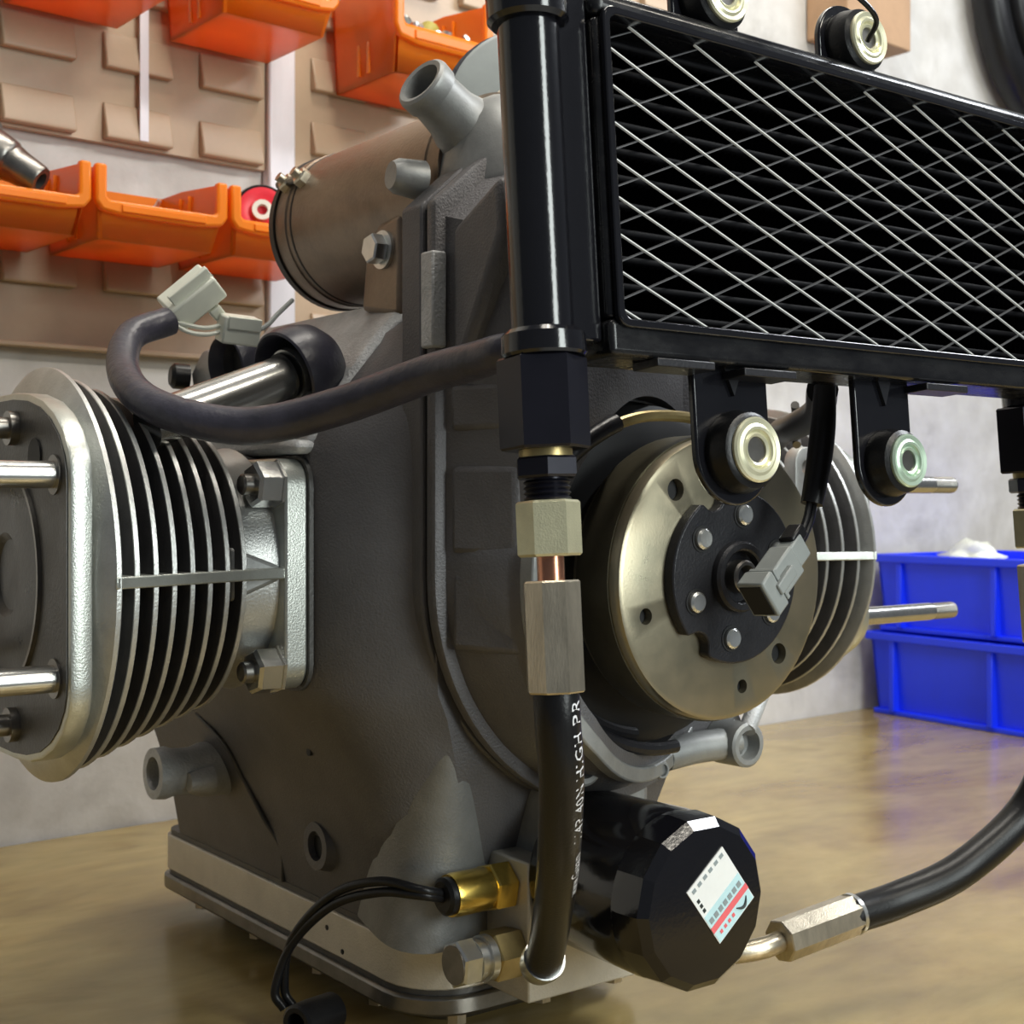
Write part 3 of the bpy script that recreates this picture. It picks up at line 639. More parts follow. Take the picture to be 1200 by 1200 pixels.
# ------------------------------------------------------------------ oil cooler (local frame: x across, z up, front = -y)
oc_ = thing('oil_cooler', 'black oil cooler with a silver diamond mesh guard hanging over the engine front', 'oil cooler', (.288, .365, .273), (R(-4.5), 0, 0), local=True)
# left tank
bm = new(); add_lathe(bm, [(0, 0), (0, .0106), (.1085, .0106), (.1085, 0)], (0, 0, -.004), (0, 0, 1), 48); tk = obj('tank_tube', bm, 'black_gloss', oc_)
bm = new(); add_lathe(bm, [(0, 0), (0, .0125), (.0015, .0140), (.0110, .0142), (.0125, .0130), (.0125, 0)], (0, 0, .1035), (0, 0, 1), 48); obj('tank_cap', bm, 'black_gloss', tk)
bm = new(); add_lathe(bm, [(-.0006, .0128), (-.0022, .0142), (-.0085, .0145), (-.0095, .0138), (-.0095, 0)], (0, 0, -.0005), (0, 0, 1), 48); add_lathe(bm, [(-.0006, 0), (-.0006, .0128)], (0, 0, -.0005), (0, 0, 1), 48); obj('tank_collar', bm, 'black_gloss', tk)
bm = new(); add_box(bm, .008, .0215, -.0055, .014, -.004, .117); obj('tank_plate', bm, 'black_gloss', oc_, bevel=.001)
# right tank
bm = new(); add_lathe(bm, [(0, 0), (0, .0106), (.112, .0106), (.112, 0)], (.303, .012, -.004), (0, 0, 1), 40); tk2 = obj('tank_tube', bm, 'black_gloss', oc_)
bm = new(); add_lathe(bm, [(0, 0), (0, .0138), (.0125, .0142), (.0125, 0)], (.303, .012, -.012), (0, 0, 1), 40); obj('tank_collar', bm, 'black_gloss', tk2)
bm = new(); add_box(bm, .2885, .2985, .000, .020, -.004, .117); obj('tank_plate', bm, 'black_gloss', oc_, bevel=.001)
# frame bars and inner lip
X0, X1, Z0, Z1 = .0265, .2870, .0035, .1095
for (nm, a) in (('frame_bar', (X0 - .005, X1 + .004, -.010, .016, Z1, Z1 + .0095)), ('frame_bar', (X0 - .005, X1 + .004, -.010, .016, Z0 - .0125, Z0)),
                ('frame_side', (X0 - .0045, X0, -.0090, .016, Z0, Z1)), ('frame_side', (X1, X1 + .004, -.0090, .016, Z0, Z1))):
    bm = new(); add_box(bm, *a); obj(nm, bm, 'black_worn', oc_, bevel=.0040 if a[4] > .1 else .0022, bseg=3)
bm = new(); o_ = rrect(X0 - .003, X1 + .003, Z0 - .003, Z1 + .003, .005); i_ = rrect(X0, X1, Z0, Z1, .0035)
va = [[bm.verts.new((p[0], y, p[1])) for p in ol] for ol, y in ((o_, -.0100), (o_, -.0122), (i_, -.0122), (i_, -.0070))]
for a, b in zip(va[:-1], va[1:]):
    for k in range(len(a)): bm.faces.new((a[k], a[(k + 1) % len(a)], b[(k + 1) % len(a)], b[k]))
obj('guard_lip', bm, 'black_gloss', oc_, bevel=.0006)
# core: flat tubes and folded fins
bm = new(); add_box(bm, X0, X1, .010, .014, Z0, Z1); core = obj('core', bm, 'cavity', oc_)
for i in range(11):
    z = Z0 + .0045 + i * (Z1 - Z0 - .009) / 10
    bm = new(); add_prism(bm, rrect(-.001, .012, z - .0012, z + .0012, .0010, 3), 'x', X0, X1); obj('core_tube', bm, 'core_fin', core)
bm = new()
for i in range(10):
    za = Z0 + .0057 + i * (Z1 - Z0 - .009) / 10; zb = za + (Z1 - Z0 - .009) / 10 - .0024; N = 150
    prev = None
    for k in range(N + 1):
        x = X0 + (X1 - X0) * k / N; z = za if k % 2 else zb
        cur = (bm.verts.new((x, .001, z)), bm.verts.new((x, .011, z)))
        if prev: bm.faces.new((prev[0], prev[1], cur[1], cur[0]))
        prev = cur
ff = obj('core_fins', bm, 'core_fin', core); ff['kind'] = 'stuff'
# guard mesh strands: two families of slanted flat wires, one coloured as if catching light
slope = .41; pitch = .0132
def strand(c, sg):
    # line z = c + sg*slope*(x-X0), clipped to the opening
    xs = []
    for x in (X0, X1):
        z = c + sg * slope * (x - X0)
        if Z0 <= z <= Z1: xs.append((x, z))
    for z in (Z0, Z1):
        x = X0 + (z - c) / (sg * slope)
        if X0 < x < X1: xs.append((x, z))
    if len(xs) < 2: return
    xs.sort(); (xa, za), (xb, zb) = xs[0], xs[-1]
    if xb - xa < .004: return
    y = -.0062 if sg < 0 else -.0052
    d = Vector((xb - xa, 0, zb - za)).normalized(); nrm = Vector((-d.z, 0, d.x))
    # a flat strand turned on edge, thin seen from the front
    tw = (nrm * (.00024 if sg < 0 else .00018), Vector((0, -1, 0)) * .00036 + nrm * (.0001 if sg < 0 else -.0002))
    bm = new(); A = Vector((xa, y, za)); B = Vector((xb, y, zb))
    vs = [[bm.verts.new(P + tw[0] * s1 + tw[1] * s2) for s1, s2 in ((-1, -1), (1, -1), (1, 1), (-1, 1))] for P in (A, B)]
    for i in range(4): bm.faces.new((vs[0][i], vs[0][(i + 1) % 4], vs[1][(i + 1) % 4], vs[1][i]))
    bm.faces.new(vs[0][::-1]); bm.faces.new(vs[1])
    obj('mesh_strand', bm, 'mesh_lit' if sg < 0 else 'mesh_shaded', oc_)
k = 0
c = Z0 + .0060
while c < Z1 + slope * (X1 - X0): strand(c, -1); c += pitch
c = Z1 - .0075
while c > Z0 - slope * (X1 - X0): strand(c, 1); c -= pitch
# small tabs along the bars
for (x, z) in [(.055, -.0095), (.098, -.0105), (.205, -.0105)]:
    bm = new(); add_box(bm, x - .014, x + .014, -.0112, .002, z - .0025, z + .0005); obj('frame_tab', bm, 'black_satin', oc_, bevel=.0004)
for (x, z) in [(.100, .1195), (.150, .1195), (.215, .1195), (.248, .1195)]:
    bm = new(); add_box(bm, x - .012, x + .012, -.004, .004, z - .001, z + .0015); obj('frame_tab', bm, 'steel_dark', oc_, bevel=.0004)
# brackets with rubber bushes and metal sleeves
def bracket(x, z, half, sgn, ringm, top):
    pts = []
    for k in range(25):
        a = PI + PI * k / 24 if sgn < 0 else PI * k / 24
        pts.append((x + half * math.cos(a), z + half * math.sin(a)))
    pts += [(x + half, top), (x - half, top)] if sgn < 0 else [(x - half, top), (x + half, top)]
    bm = new(); add_prism(bm, pts, 'y', .0000, .0030); b = obj('bracket', bm, 'black_gloss', oc_, bevel=.0008)
    bm = new(); add_lathe(bm, [(0, 0), (0, half * .78), (.003, half * .80), (.0090, half * .72), (.0102, half * .62), (.0102, 0)], (x, .0, z), (0, -1, 0), 36); obj('rubber_bush', bm, 'rubber', b)
    r_ = half * .62
    bm = new(); add_lathe(bm, [(.0097, r_ * .40), (.0097, r_ * .98), (.0114, r_), (.0122, r_ * .94), (.0118, r_ * .80), (.0124, r_ * .70), (.0122, r_ * .62), (.0110, r_ * .56), (.0118, r_ * .48), (.0112, r_ * .40)], (x, .0, z), (0, -1, 0), 40, closed=True); rg = obj('sleeve_ring', bm, ringm, b)
    bm = new(); add_lathe(bm, [(.0104, 0), (.0104, r_ * .41)], (x, .0, z), (0, -1, 0), 24); obj('sleeve_bore', bm, 'steel_dark', b)
    if sgn < 0:
        bm = new(); add_prism(bm, [(x - half * .25, top), (x + half * .25, top), (x, top - .011)], 'y', -.0016, .0001); obj('notch_web', bm, 'black_satin', b)
bracket(.0880, -.0400, .0195, -1, 'ring_cream', -.008)
bracket(.1760, -.0425, .0175, -1, 'ring_green', -.008)
bracket(.0860, .1300, .0175, 1, 'ring_cream', .119)
bracket(.1680, .1300, .0175, 1, 'ring_cream', .119)

# ------------------------------------------------------------------ oil hoses
def fit_chain(root, base, ax, mats_first):
    """fittings below a tank: black hex body, locknut, thread, zinc nut, copper pipe, ferrule; returns the end point"""
    b = Vector(base); u = Vector(ax).normalized()
    def H(name, t0, t1, r, m, rot=0.0, ch=.0008):
        bm = new(); hexa(bm, b + u * t0, b + u * t1, r, rot, ch); return obj(name, bm, m, root, sharp=25)
    H('fitting_body', 0, .0310, .0152, 'black_anod', .62)
    bm = new(); add_cyl(bm, b + u * .031, b + u * .0335, .0090, None, 28); obj('fitting_washer', bm, 'brass_dull', root)
    H('lock_nut', .0335, .0405, .0112, 'black_anod', .1)
    bm = new(); add_lathe(bm, [(.0405, 0), (.0405, .0070)] + [(.041 + .0009 * k, .0080 if k % 2 else .0070) for k in range(8)] + [(.0490, .007), (.0490, 0)], b, u, 28); obj('thread', bm, 'black_anod', root)
    H('union_nut', .0480, .0665, .0108, 'zinc_cream', .62)
    bm = new(); add_cyl(bm, b + u * .066, b + u * .075, .0046, None, 24); obj('pipe_neck', bm, 'copper', root)
    bm = new(); add_cyl(bm, b + u * .0745, b + u * .1115, .0100, None, 8, .2, .0006); obj('ferrule', bm, 'zinc_warm', root, sharp=20)
    return b + u * .1115
h1 = thing('oil_hose', 'black rubber oil hose with brass and zinc unions hanging down the engine front', 'hose', (.35, .45, .0))
e1 = fit_chain(h1, (.288, .3658, .2632), (0.002, -.068, -1), 0)
hp = [e1 + Vector((0, .0005, .006)), e1 + Vector((.0003, -.0005, -.010)), (.2945, .3632, .122), (.3100, .3840, .0880), (.3420, .4285, .0480), (.3600, .4560, .0215)]
bm = new(); path = add_tube(bm, hp, .0077, 28, 12); obj('hose', bm, 'rubber', h1)
bm = new(); add_lathe(bm, [(0, .0078), (0, .0090), (.004, .0092), (.0105, .0082), (.0130, .0070), (.0130, 0)], Vector(hp[-1]) + Vector((-.002, -.0035, .004)), (.30, .80, -.55), 28); obj('hose_end_collar', bm, 'zinc', h1)
# printed line on the hose, wrapped round its right flank
fr = path_frames(path)
def on_hose(s, w_, lift):
    """s metres along the hose from its upper end, w_ metres round it"""
    acc = 0.0
    for i in range(len(fr) - 1):
        L = (fr[i + 1][0] - fr[i][0]).length
        if acc + L >= s or i == len(fr) - 2:
            t = (s - acc) / L; p = fr[i][0].lerp(fr[i + 1][0], t); T = (fr[i + 1][0] - fr[i][0]).normalized(); break
        acc += L
    vdir = Vector((-p.x, -p.y, 0)).normalized(); vdir = (vdir - T * vdir.dot(T)).normalized()
    side = T.cross(vdir).normalized()
    if side.x < 0: side = -side
    a = R(54) + w_ / .0077
    return p + (vdir * math.cos(a) + side * math.sin(a)) * (.0077 + lift)
cu = bpy.data.curves.new('print', 'FONT'); cu.body = 'www.Guan   1/4P 40N HIGH PR'; cu.size = .0062; cu.space_character = 1.12; cu.resolution_u = 2
to = bpy.data.objects.new('print', cu); C.objects.link(to)
bpy.context.view_layer.update()
tm = bpy.data.meshes.new_from_object(to.evaluated_get(bpy.context.evaluated_depsgraph_get()))
bpy.data.objects.remove(to); bpy.data.curves.remove(cu)
bm = new(); bm.from_mesh(tm); bpy.data.meshes.remove(tm)
L0 = max(v.co.x for v in bm.verts)
bmesh.ops.triangulate(bm, faces=bm.faces)
for v in bm.verts: v.co = on_hose(.0085 + (L0 - v.co.x), -(v.co.y - .0022), .00012)
obj('printed_text', bm, 'ink_white', h1)

h2 = thing('oil_hose', 'black rubber oil hose curving over the bench to a ferrule behind the filter', 'hose', (.58, .43, ZB))
e2 = fit_chain(h2, (.5905, .3785, .2600), (.05, -.05, -1), 0)
ferr0 = Vector((.4960, .4484, .0074)); ferr1 = Vector((.5440, .4446, .0126))
hp2 = [e2 + Vector((0, 0, .004)), e2 + Vector((.003, -.002, -.02)), (.6500, .3990, .1000), (.6450, .4130, .0580), (.6040, .4233, .0302), (.5700, .4370, .0171), ferr1 - (ferr1 - ferr0).normalized() * .006]
bm = new(); add_tube(bm, hp2, .0100, 28, 12, rad=lambda t: .0082 + .0008 * min(1, t * 2)); obj('hose', bm, 'rubber', h2)
bm = new(); add_cyl(bm, ferr0, ferr1, .0102, None, 8, .2, .0006); obj('ferrule', bm, 'zinc_warm', h2, sharp=20)
fd = (ferr1 - ferr0).normalized()
bm = new(); add_ring(bm, ferr1, fd, .0102, .0086, -.001, .0012, 32); obj('ferrule_ring', bm, 'zinc', h2)
bm = new(); add_tube(bm, [ferr0 + fd * .002, ferr0 - fd * .012, (.4680, .4580, .0045), (.4560, .4690, .0045), (.4500, .4830, .0045)], .0050, 18, 8); obj('pipe_neck', bm, 'zinc_warm', h2)

# ------------------------------------------------------------------ wiring
wh = thing('wiring_harness', 'thick dark wiring sleeve looping over the near cylinder to white plugs', 'cable', (.24, .56, .26))
def ray(px, py, d):
    return (px, py, d)
hpts = [(.3080, .398, .2705), (.3013, .405, .2695), (.3006, .420, .2676), (.2960, .4470, .2640), (.2780, .4830, .2530), (.2526, .5050, .2453), (.2324, .5250, .2488), (.2230, .5500, .2580), (.2270, .5800, .2725), (.2395, .6020, .2895), (.2600, .6090, .2985)]
bm = new(); pth = add_tube(bm, hpts, .0075, 24, 12, flat=.92, rad=lambda t: .0066 + .0018 * math.sin(PI * min(1, t * 1.1)) if t < .9 else .0068); obj('sleeve', bm, 'sleeve', wh)
def obox(name, c, ax, up, sx, sy, sz, m, parent, bevel=.0008):
    X, Y, Z = frame(ax, up); c = Vector(c); bm = new()
    v = [bm.verts.new(c + Z * (a * sx / 2) + X * (b * sy / 2) + Y * (e * sz / 2)) for a in (-1, 1) for b in (-1, 1) for e in (-1, 1)]
    for f in ((0, 1, 3, 2), (4, 6, 7, 5), (0, 4, 5, 1), (2, 3, 7, 6), (0, 2, 6, 4), (1, 5, 7, 3)): bm.faces.new([v[i] for i in f])
    return obj(name, bm, m, parent, bevel=bevel)
pc = Vector((.2725, .6110, .3110)); pax = (.62, -.30, .60)
c1 = obox('plug', pc, pax, (-.5, -.3, .5), .0260, .0190, .0125, 'plastic_white', wh, .0012)
obox('plug_key', pc + Vector((-.0015, -.0065, .0012)), pax, (-.5, -.3, .5), .0225, .0030, .0140, 'plastic_white', c1, .0005)
obox('plug_latch', pc + Vector((.0105, -.0040, -.0065)), pax, (-.5, -.3, .5), .0060, .0060, .0060, 'plastic_white', c1, .0008)
c2 = obox('plug', (.2920, .6020, .2962), (1, -.1, -.05), (0, -.3, 1), .0185, .0120, .0130, 'plastic_white', wh, .0010)
obox('plug_key', (.2920, .5955, .2982), (1, -.1, -.05), (0, -.3, 1), .0160, .0030, .0060, 'plastic_white', c2, .0005)
for i, dz in enumerate((0, .003)):
    bm = new(); add_tube(bm, [(.2610, .609, .2985), (.2680, .6060, .2940 + dz), (.2760, .604, .2930 + dz), (.2840, .603, .2948 + dz)], .0011, 8, 6); obj('white_wire', bm, 'plastic_white', wh)
bm = new(); add_tube(bm, [(.3010, .602, .2960), (.309, .606, .300), (.318, .612, .307), (.330, .62, .3155)], .0012, 8, 6); obj('grey_wire', bm, 'plastic_grey', wh)

gc = thing('sensor_cable', 'black cable with a grey plug dangling in front of the flywheel', 'cable', (.43, .385, .19))
sp = [(.4580, .3905, .2620), (.4570, .3900, .2480), (.4560, .3900, .2340), (.4520, .3895, .2180)]
sp = [(.4630, .3930, .2640), (.4590, .3905, .2480), (.4550, .3895, .2310), (.4500, .3890, .2140)]
bm = new(); add_tube(bm, sp, .0054, 20, 8, rad=lambda t: .0046 + .0008 * math.sin(PI * t)); obj('cable_sleeve', bm, 'rubber', gc)
for o2 in (-.0016, .0016):
    bm = new(); add_tube(bm, [(.4500 + o2, .3890, .2145), (.4470 + o2, .3880, .2080), (.4420 + o2, .3870, .2010), (.4370 + o2, .3860, .1965)], .0014, 10, 6); obj('lead', bm, 'rubber', gc)
ga = Vector((-.78, -.10, -.62)).normalized(); g0 = Vector((.4400, .3865, .1990))
gp = obox('plug_body', g0 + ga * .0215, ga, (0, -1, 0), .0200, .0135, .0110, 'plastic_grey', gc, .0010)
obox('plug_shroud', g0 + ga * .0335, ga, (0, -1, 0), .0085, .0170, .0135, 'plastic_grey', gc, .0010)
obox('plug_neck', g0 + ga * .0075, ga, (0, -1, 0), .0110, .0110, .0085, 'plastic_grey', gc, .0010)
obox('plug_cavity', g0 + ga * .0379, ga, (0, -1, 0), .0006, .0140, .0105, 'cavity', gc, 0)
obox('plug_latch', g0 + ga * .0245 + Vector((0, -.0066, 0)), ga, (0, -1, 0), .0130, .0050, .0030, 'plastic_grey', gp, .0006)
obox('plug_rib', g0 + ga * .0275, ga, (0, -1, 0), .0020, .0150, .0125, 'plastic_grey', gp, .0004)
obox('rubber_seal', g0 + ga * .0020 + Vector((-.003, 0, .003)), ga, (0, -1, 0), .0100, .0060, .0075, 'rubber', gc, .001)

bm = new(); add_tube(bm, [(.4650, .3960, .2630), (.4900, .4200, .2560), (.5200, .4600, .2520), (.5450, .4900, .2520), (.5600, .510, .2480)], .0068, 16, 8); cl = obj('rear_lead', bm, 'rubber', gc)
bm = new(); add_tube(bm, [(.5380, .476, .2640), (.5480, .484, .2580), (.5500, .486, .2500), (.5440, .480, .2440)], .0022, 10, 8); obj('lead_clip', bm, 'steel_dark', cl)

sc_ = thing('switch_cable', 'pair of thin black wires from the brass switch to a ring plug on the bench', 'cable', (.31, .55, ZB))
for o2 in (0, .0048):
    bm = new(); add_tube(bm, [(.3386, .4985, .0434 + o2 * .4), (.3272, .5000, .0463 + o2 * .5), (.3190, .5200, .0445 + o2), (.3110, .5470, .0337 + o2), (.3043, .572, .0114 + o2 * .5), (.2992 + o2, .5789, -.0104), (.3020 + o2, .5754, -.0189)], .0021, 12, 10); obj('wire', bm, 'rubber', sc_)
bm = new(); add_lathe(bm, [(0, 0), (0, .0085), (.014, .0093), (.023, .0093), (.0240, .0080), (.0240, .0057), (.016, .0051), (.016, 0)], (.3226, .5663, ZB + .0096), (-.82, -.25, .0), 28); pl = obj('ring_plug', bm, 'rubber', sc_)
bm = new(); add_ring(bm, (.3026, .5602, ZB + .0096), (-.82, -.25, .0), .0071, .0057, 0, .0020, 24); obj('terminal_ring', bm, 'steel', pl)

# ------------------------------------------------------------------ louvred panels, rail, bins
def louver_panel(name, label, u0, u1, z0, z1, us, zs, lip):
    t = thing(name, label, 'panel', wp((u0 + u1) / 2, 0, z0), group=None)
    bm = new(); wall_box(bm, u0, u1, .0005, .006, z0, z1); sh = obj('sheet', bm, 'louver_tan', t)
    if lip: bm = new(); wall_box(bm, u0, u1, .006, .011, z0, z0 + .003); obj('bottom_lip', bm, 'louver_tan', t, bevel=.0008)
    for z in zs:
        for u in us:
            # pressed tongue: flush at the top, standing out at the bottom
            bm = new(); w2 = .0235
            P = [[wp(u + s * w2, n_, zz) for n_, zz in ((.0060, z + .012), (.0080, z + .0115), (.0135, z - .0095), (.0130, z - .0125), (.0060, z - .0125))] for s in (-1, 1)]
            V = [[bm.verts.new(p) for p in q] for q in P]
            for i in range(5): bm.faces.new((V[0][i], V[0][(i + 1) % 5], V[1][(i + 1) % 5], V[1][i]))
            bm.faces.new(V[0][::-1]); bm.faces.new(V[1]); obj('louver', bm, 'louver_tan', t, bevel=.0012)
    return t
lu = [-.150 + .0625 * k for k in range(5)]
louver_panel('louver_panel', 'brown louvred wall panel under the upper row of orange bins', -.40, .184, .4485, .80, [-.3190, -.2510, -.1835, -.1155, -.0470, .0207, .0874, .1564], [.4630, .5090, .5550, .6010, .6470, .6930, .7390, .7800], False)
louver_panel('louver_panel', 'tan louvred wall panel below the lower row of orange bins', -.40, .184, .3120, .4130, [-.3190, -.2510, -.1835, -.1155, -.0470, .0207, .0874, .1564], [.3640], True)
louver_panel('louver_panel', 'brown louvred wall panel behind the starter motor, right of the white rail', .2075, .62, .312, .80, [.245, .3125, .380, .4475, .515, .5825], [.340, .386, .432, .478, .524, .570, .616, .662, .708, .754], False)
bm = new(); wall_box(bm, .1850, .2065, .0005, .011, .0, 1.0); rl = obj('wall_rail', bm, 'rail_white', bevel=.002); tag(rl, 'white vertical wall rail between the two louvred panels', 'rail')
bm = new(); wall_box(bm, .0865, .0925, .0128, .0140, .452, .80); o = obj('pale_strip', bm, 'rail_white'); tag(o, 'thin pale vertical strip on the upper louvred panel', 'tape')  # narrow pale box standing just off the sheet

def make_bin():
    t = thing('storage_bin', 'x', 'bin', local=True)
    W, D, H = .0425, .082, .045; th = .0022
    # hollow body: floor, back, two sides, low front; the sides taper towards the floor
    bm = new()
    def slab(q0, q1):
        a = [bm.verts.new(p) for p in q0]; b = [bm.verts.new(p) for p in q1]
        bm.faces.new(a); bm.faces.new(b[::-1])
        for i in range(len(a)): bm.faces.new((a[i], b[i], b[(i + 1) % len(a)], a[(i + 1) % len(a)]))
    wb_, wt = W - .006, W - .0025
    slab([(-wb_, 0, 0), (wb_, 0, 0), (wb_, -D + .010, 0), (-wb_, -D + .010, 0)], [(-wb_, 0, th), (wb_, 0, th), (wb_, -D + .010, th), (-wb_, -D + .010, th)])
    slab([(-wb_, 0, 0), (wb_, 0, 0), (wt, 0, H), (-wt, 0, H)], [(-wb_, -th, 0), (wb_, -th, 0), (wt, -th, H), (-wt, -th, H)])
    for s in (-1, 1):
        q = [(s * wb_, 0, 0), (s * wb_, -D + .010, 0), (s * (wt - .0005), -D + .003, .021), (s * wt, -D + .004, .041), (s * wt, -.03, H), (s * wt, 0, H)]
        slab(q, [(p[0] - s * th, p[1], p[2]) for p in q])
    slab([(-wb_, -D + .010, 0), (wb_, -D + .010, 0), (wt, -D + .003, .021), (-wt, -D + .003, .021)], [(-wb_, -D + .010 + th, 0), (wb_, -D + .010 + th, 0), (wt, -D + .003 + th, .021), (-wt, -D + .003 + th, .021)])
    obj('bin_body', bm, 'bin_orange', t)
    # U-shaped front frame
    bm = new(); out = [(-W, .0420), (-W, .0200), (-W + .004, .0150), (-W * .55, .0130), (W * .55, .0130), (W - .004, .0150), (W, .0200), (W, .0420), (W - .0070, .0420), (W - .0070, .0235), (W - .0085, .0215), (-W + .0085, .0215), (-W + .0070, .0235), (-W + .0070, .0420)]
    add_prism(bm, out, 'y', -D - .001, -D + .005); obj('front_frame', bm, 'bin_orange', t, bevel=.0016)
    bm = new(); add_box(bm, -.027, .027, -D - .0022, -D, .0150, .0195); obj('label_slot', bm, 'bin_orange', t, bevel=.0006)
    for s in (-1, 1):
        for y in (-.030, -.042):
            bm = new(); add_box(bm, s * (W - .0070), s * (W - .0045), y - .0015, y + .0015, .004, .040); obj('side_rib', bm, 'bin_orange', t)
    bm = new(); add_box(bm, -W + .004, W - .004, 0, .004, H - .006, H); obj('hanging_lip', bm, 'bin_orange', t)
    return t
bin0 = make_bin()
bins = [(-.0265, .3690, 'orange bin with the grey spindle nose, leftmost of the lower row'),
        (.0610, .3690, 'orange bin of the lower row between the spindle and the red reel'),
        (.1485, .3690, 'orange bin of the lower row holding the red reel'),
        (.0320, .5200, 'orange bin of the upper row just left of the white rail'),
        (.1425, .5200, 'orange bin of the upper row above the white rail, second from the right'),
        (.2727, .5090, 'orange bin of the upper row above the breather elbow, holding screws')]
first = True
for b in bins:
    if not b: continue
    o = bin0 if first else copy_tree(bin0); first = False
    o.location = wp(b[0], .0180, b[1]); o.rotation_euler = (0, 0, WA); o.scale = (WS, WS, WS * (1.45 if 'screws' in b[2] else 1)); o['label'] = b[2]; o['group'] = 'orange wall bins'
# what lies in the bins
sn = thing('spindle_nose', 'grey steel tool spindle with a hollow tip resting in the left lower bin', 'tool', wp(-.09, .06, .39))
tip_ = wp(-.0128, .098, .3956); d0 = tip_ - wp(-.0368, .075, .416); p0 = tip_ - d0.normalized() * .0615
bm = new(); add_lathe(bm, [(0, 0), (0, .0165), (.012, .017), (.013, .019), (.017, .019), (.018, .0158), (.036, .014), (.038, .0125), (.040, .0125)], p0, d0, 32); obj('housing', bm, 'steel_dark', sn)
bm = new(); add_lathe(bm, [(.040, .0125), (.044, .0115), (.060, .0098), (.0615, .0090), (.0615, .0055), (.050, .0053), (.050, 0)], p0, d0, 32); obj('tip', bm, 'steel_dark', sn)
bm = new(); add_cyl(bm, p0 + d0.normalized() * .0505, p0 + d0.normalized() * .051, .0052, None, 20); obj('tip_bore', bm, 'cavity', sn)
rr_ = thing('tape_reel', 'red reel with black rim and white core in the lower bin by the starter', 'reel', wp(.148, .06, .38))
pr = wp(.1480, .064, .4040)
bm = new(); add_lathe(bm, [(0, 0), (0, .0205), (.003, .0215), (.006, .0205), (.006, 0)], pr, (-.45, -1, 0.05), 36); obj('rim', bm, 'rubber', rr_)
bm = new(); add_lathe(bm, [(.006, .0185), (.009, .0180), (.0095, .012), (.008, .009), (.008, 0)], pr, (-.45, -1, .05), 36); obj('flange', bm, 'red_reel', rr_)
bm = new(); add_lathe(bm, [(.008, .0075), (.014, .0075), (.014, .0040), (.008, .0040)], pr, (-.45, -1, .05), 28, closed=True); obj('core', bm, 'plastic_white', rr_)
bm = new(); add_lathe(bm, [(0, 0), (0, .012), (.010, .0125), (.016, .008), (.018, 0)], wp(.040, .072, .379), (0, 0, 1), 20); o = obj('grey_knob', bm, 'cast_pale'); tag(o, 'small grey domed part lying in the middle lower bin', 'part')
for i in range(5):
    p = wp(.052 + .008 * i, .070 + .004 * (i % 2), .388 + .002 * (i % 3)); d = Vector((random.uniform(-1, 1), random.uniform(-1, 1), .3)).normalized()
    bm = new(); add_lathe(bm, [(0, 0), (0, .0032), (.0022, .0032), (.0022, .0016), (.012, .0016), (.012, 0)], p, d, 10); o = obj('screw', bm, 'zinc'); tag(o, 'tiny bright screw in the middle lower bin', 'screw', 'screws in the middle lower bin')
for i in range(7):
    p = wp(.250 + .008 * i, .084 + .003 * (i % 2), .5440 + .0015 * (i % 3)); d = Vector((random.uniform(-1, 1), random.uniform(-.6, .2), .9)).normalized()
    bm = new(); add_lathe(bm, [(0, 0), (0, .0022), (.012, .0022), (.012, .0040), (.0145, .0038), (.0145, 0)], p - Vector((0, 0, .012)), d, 10); o = obj('screw', bm, 'zinc'); tag(o, 'small silver screw in the upper bin above the elbow', 'screw', 'screws in the upper bin')
bm = new(); add_lathe(bm, [(0, 0), (0, .009), (.020, .009), (.022, .007), (.022, .004), (.016, .004), (.016, 0)], wp(.258, .064, .549), (-.4, -.9, -.15), 20); o = obj('steel_bush', bm, 'steel_dark'); tag(o, 'dark steel bush lying in the upper bin above the elbow', 'bush')
bm = new(); add_tube(bm, [wp(.268, .055, .532), wp(.282, .058, .545), wp(.296, .05, .560)], .009, 14, 6); o = obj('cloth_roll', bm, 'olive'); tag(o, 'olive roll lying in the upper bin above the elbow', 'roll')

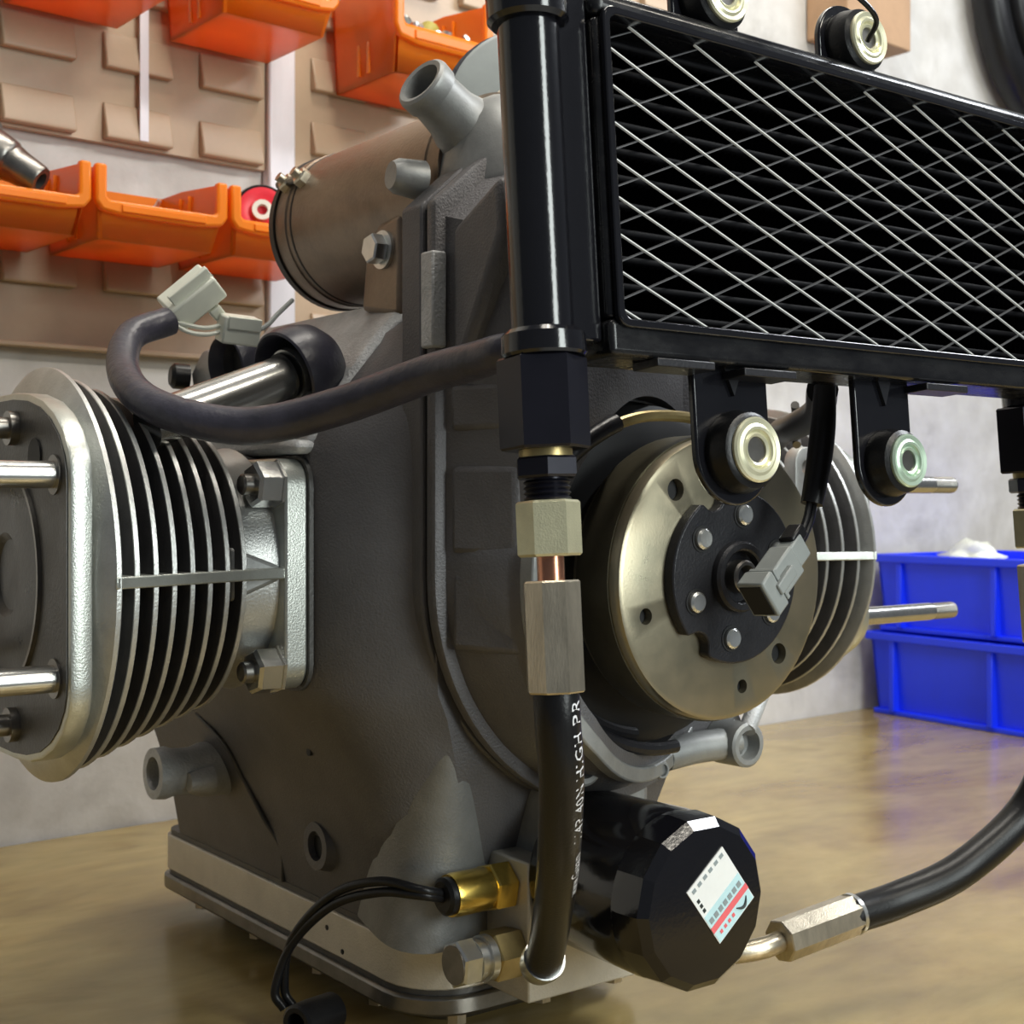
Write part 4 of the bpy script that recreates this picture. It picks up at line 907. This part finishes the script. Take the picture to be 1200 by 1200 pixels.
# ------------------------------------------------------------------ blue crates on the right
def crate(name, label, z0, off, lenx, leny, h, rz):
    t = thing(name, label, 'crate', (1.316 + off, 1.048, ZB + z0), (0, 0, rz), group='blue crates stacked at the wall', local=True); t.scale = (WS, WS, WS)
    # local: x away from us, y towards the wall = 0, runs to -leny
    th = .003; tp = .006
    bm = new()
    def slab(q0, q1):
        a = [bm.verts.new(p) for p in q0]; b = [bm.verts.new(p) for p in q1]
        bm.faces.new(a); bm.faces.new(b[::-1])
        for i in range(4): bm.faces.new((a[i], b[i], b[(i + 1) % 4], a[(i + 1) % 4]))
    zt = h
    slab([(tp, -tp, 0), (lenx - tp, -tp, 0), (lenx - tp, -leny + tp, 0), (tp, -leny + tp, 0)], [(tp, -tp, th), (lenx - tp, -tp, th), (lenx - tp, -leny + tp, th), (tp, -leny + tp, th)])
    slab([(tp, -tp, 0), (tp, -leny + tp, 0), (0, -leny, zt), (0, 0, zt)], [(tp + th, -tp, 0), (tp + th, -leny + tp, 0), (th, -leny, zt), (th, 0, zt)])
    slab([(lenx - tp, -tp, 0), (lenx - tp, -leny + tp, 0), (lenx, -leny, zt), (lenx, 0, zt)], [(lenx - tp - th, -tp, 0), (lenx - tp - th, -leny + tp, 0), (lenx - th, -leny, zt), (lenx - th, 0, zt)])
    slab([(tp, -tp, 0), (lenx - tp, -tp, 0), (lenx, 0, zt), (0, 0, zt)], [(tp, -tp - th, 0), (lenx - tp, -tp - th, 0), (lenx, -th, zt), (0, -th, zt)])
    slab([(tp, -leny + tp, 0), (lenx - tp, -leny + tp, 0), (lenx, -leny, zt), (0, -leny, zt)], [(tp, -leny + tp + th, 0), (lenx - tp, -leny + tp + th, 0), (lenx, -leny + th, zt), (0, -leny + th, zt)])
    obj('crate_body', bm, 'crate_blue', t)
    bm = new(); o_ = rrect(-.006, lenx + .006, -leny - .006, .006, .006, 3); i_ = rrect(.003, lenx - .003, -leny + .003, -.003, .003, 3)
    va = [[bm.verts.new((p[0], p[1], z)) for p in ol] for ol, z in ((o_, zt - .008), (o_, zt), (i_, zt), (i_, zt - .008))]
    for a, b in zip(va, va[1:] + va[:1]):
        for k in range(len(a)): bm.faces.new((a[k], a[(k + 1) % len(a)], b[(k + 1) % len(a)], b[k]))
    obj('rim', bm, 'crate_blue', t, bevel=.001)
    bm = new(); o_ = rrect(.0, lenx, -leny, .0, .006, 3); add_prism(bm, o_, 'z', .0, .005); obj('foot_rim', bm, 'crate_blue', t, bevel=.001)
    for y in (-.030, -leny + .030, -leny / 2):
        bm = new(); add_box(bm, -.0035, .006, y - .003, y + .003, .004, zt - .006); obj('rib', bm, 'crate_blue', t, bevel=.001)
    return t
crate('storage_crate', 'blue plastic crate at the bottom of the stack, standing on the bench', 0, 0, .20, .30, .083, R(-5))
crate('storage_crate', 'blue plastic crate on top of the stack, with a white bag in it', .0835 * WS, .012, .19, .285, .078, R(-3))
bm = new(); bmesh.ops.create_icosphere(bm, subdivisions=3, radius=.022)
for v in bm.verts:
    k = 1 + .28 * math.sin(v.co.x * 310 + 1) * math.sin(v.co.y * 270) + .2 * math.sin(v.co.z * 400)
    v.co = Vector((v.co.x * 1.1, v.co.y * 1.6, v.co.z * .9)) * k + Vector((1.425, .985, .145))
o = obj('plastic_bag', bm, 'plastic_white', sharp=180); tag(o, 'crumpled white plastic bag peeking out of the top blue crate', 'bag')
# cardboard box on the wall and black hoses, top right
cb_ = thing('cardboard_box', 'brown cardboard box edge on the wall above the cooler', 'box', wp(.85, .05, .672))
bm = new(); wall_box(bm, .80, .906, .0005, .05, .672, .85); obj('carton', bm, 'cardboard', cb_, bevel=.002)
bm = new(); wall_box(bm, .80, .906, .0502, .052, .76, .85); obj('flap', bm, 'cardboard', cb_)
for i, (a0, rr, lb) in enumerate([(.150, .022, 'thick black hose coiled on the wall at top right, outer loop'), (.095, .018, 'black hose coiled on the wall at top right, inner loop')]):
    bm = new(); pts = [wp(1.240 + a0 * math.cos(t), .026, .815 + a0 * math.sin(t) * 1.05) for t in [2 * PI * k / 24 for k in range(24)]]
    add_tube(bm, pts + [pts[0]], rr, 18, 3); o = obj('black_hose', bm, 'rubber'); tag(o, lb, 'hose', 'black hoses on the wall')
# thin cable through the upper bracket
bm = new(); add_tube(bm, [(.365, .350, .4250), (.395, .348, .4180), (.425, .349, .4120), (.445, .352, .4060), (.4500, .360, .4000)], .0011, 10, 10); o = obj('thin_cable', bm, 'rubber'); tag(o, 'thin black wire threaded through the upper cooler bracket', 'wire')
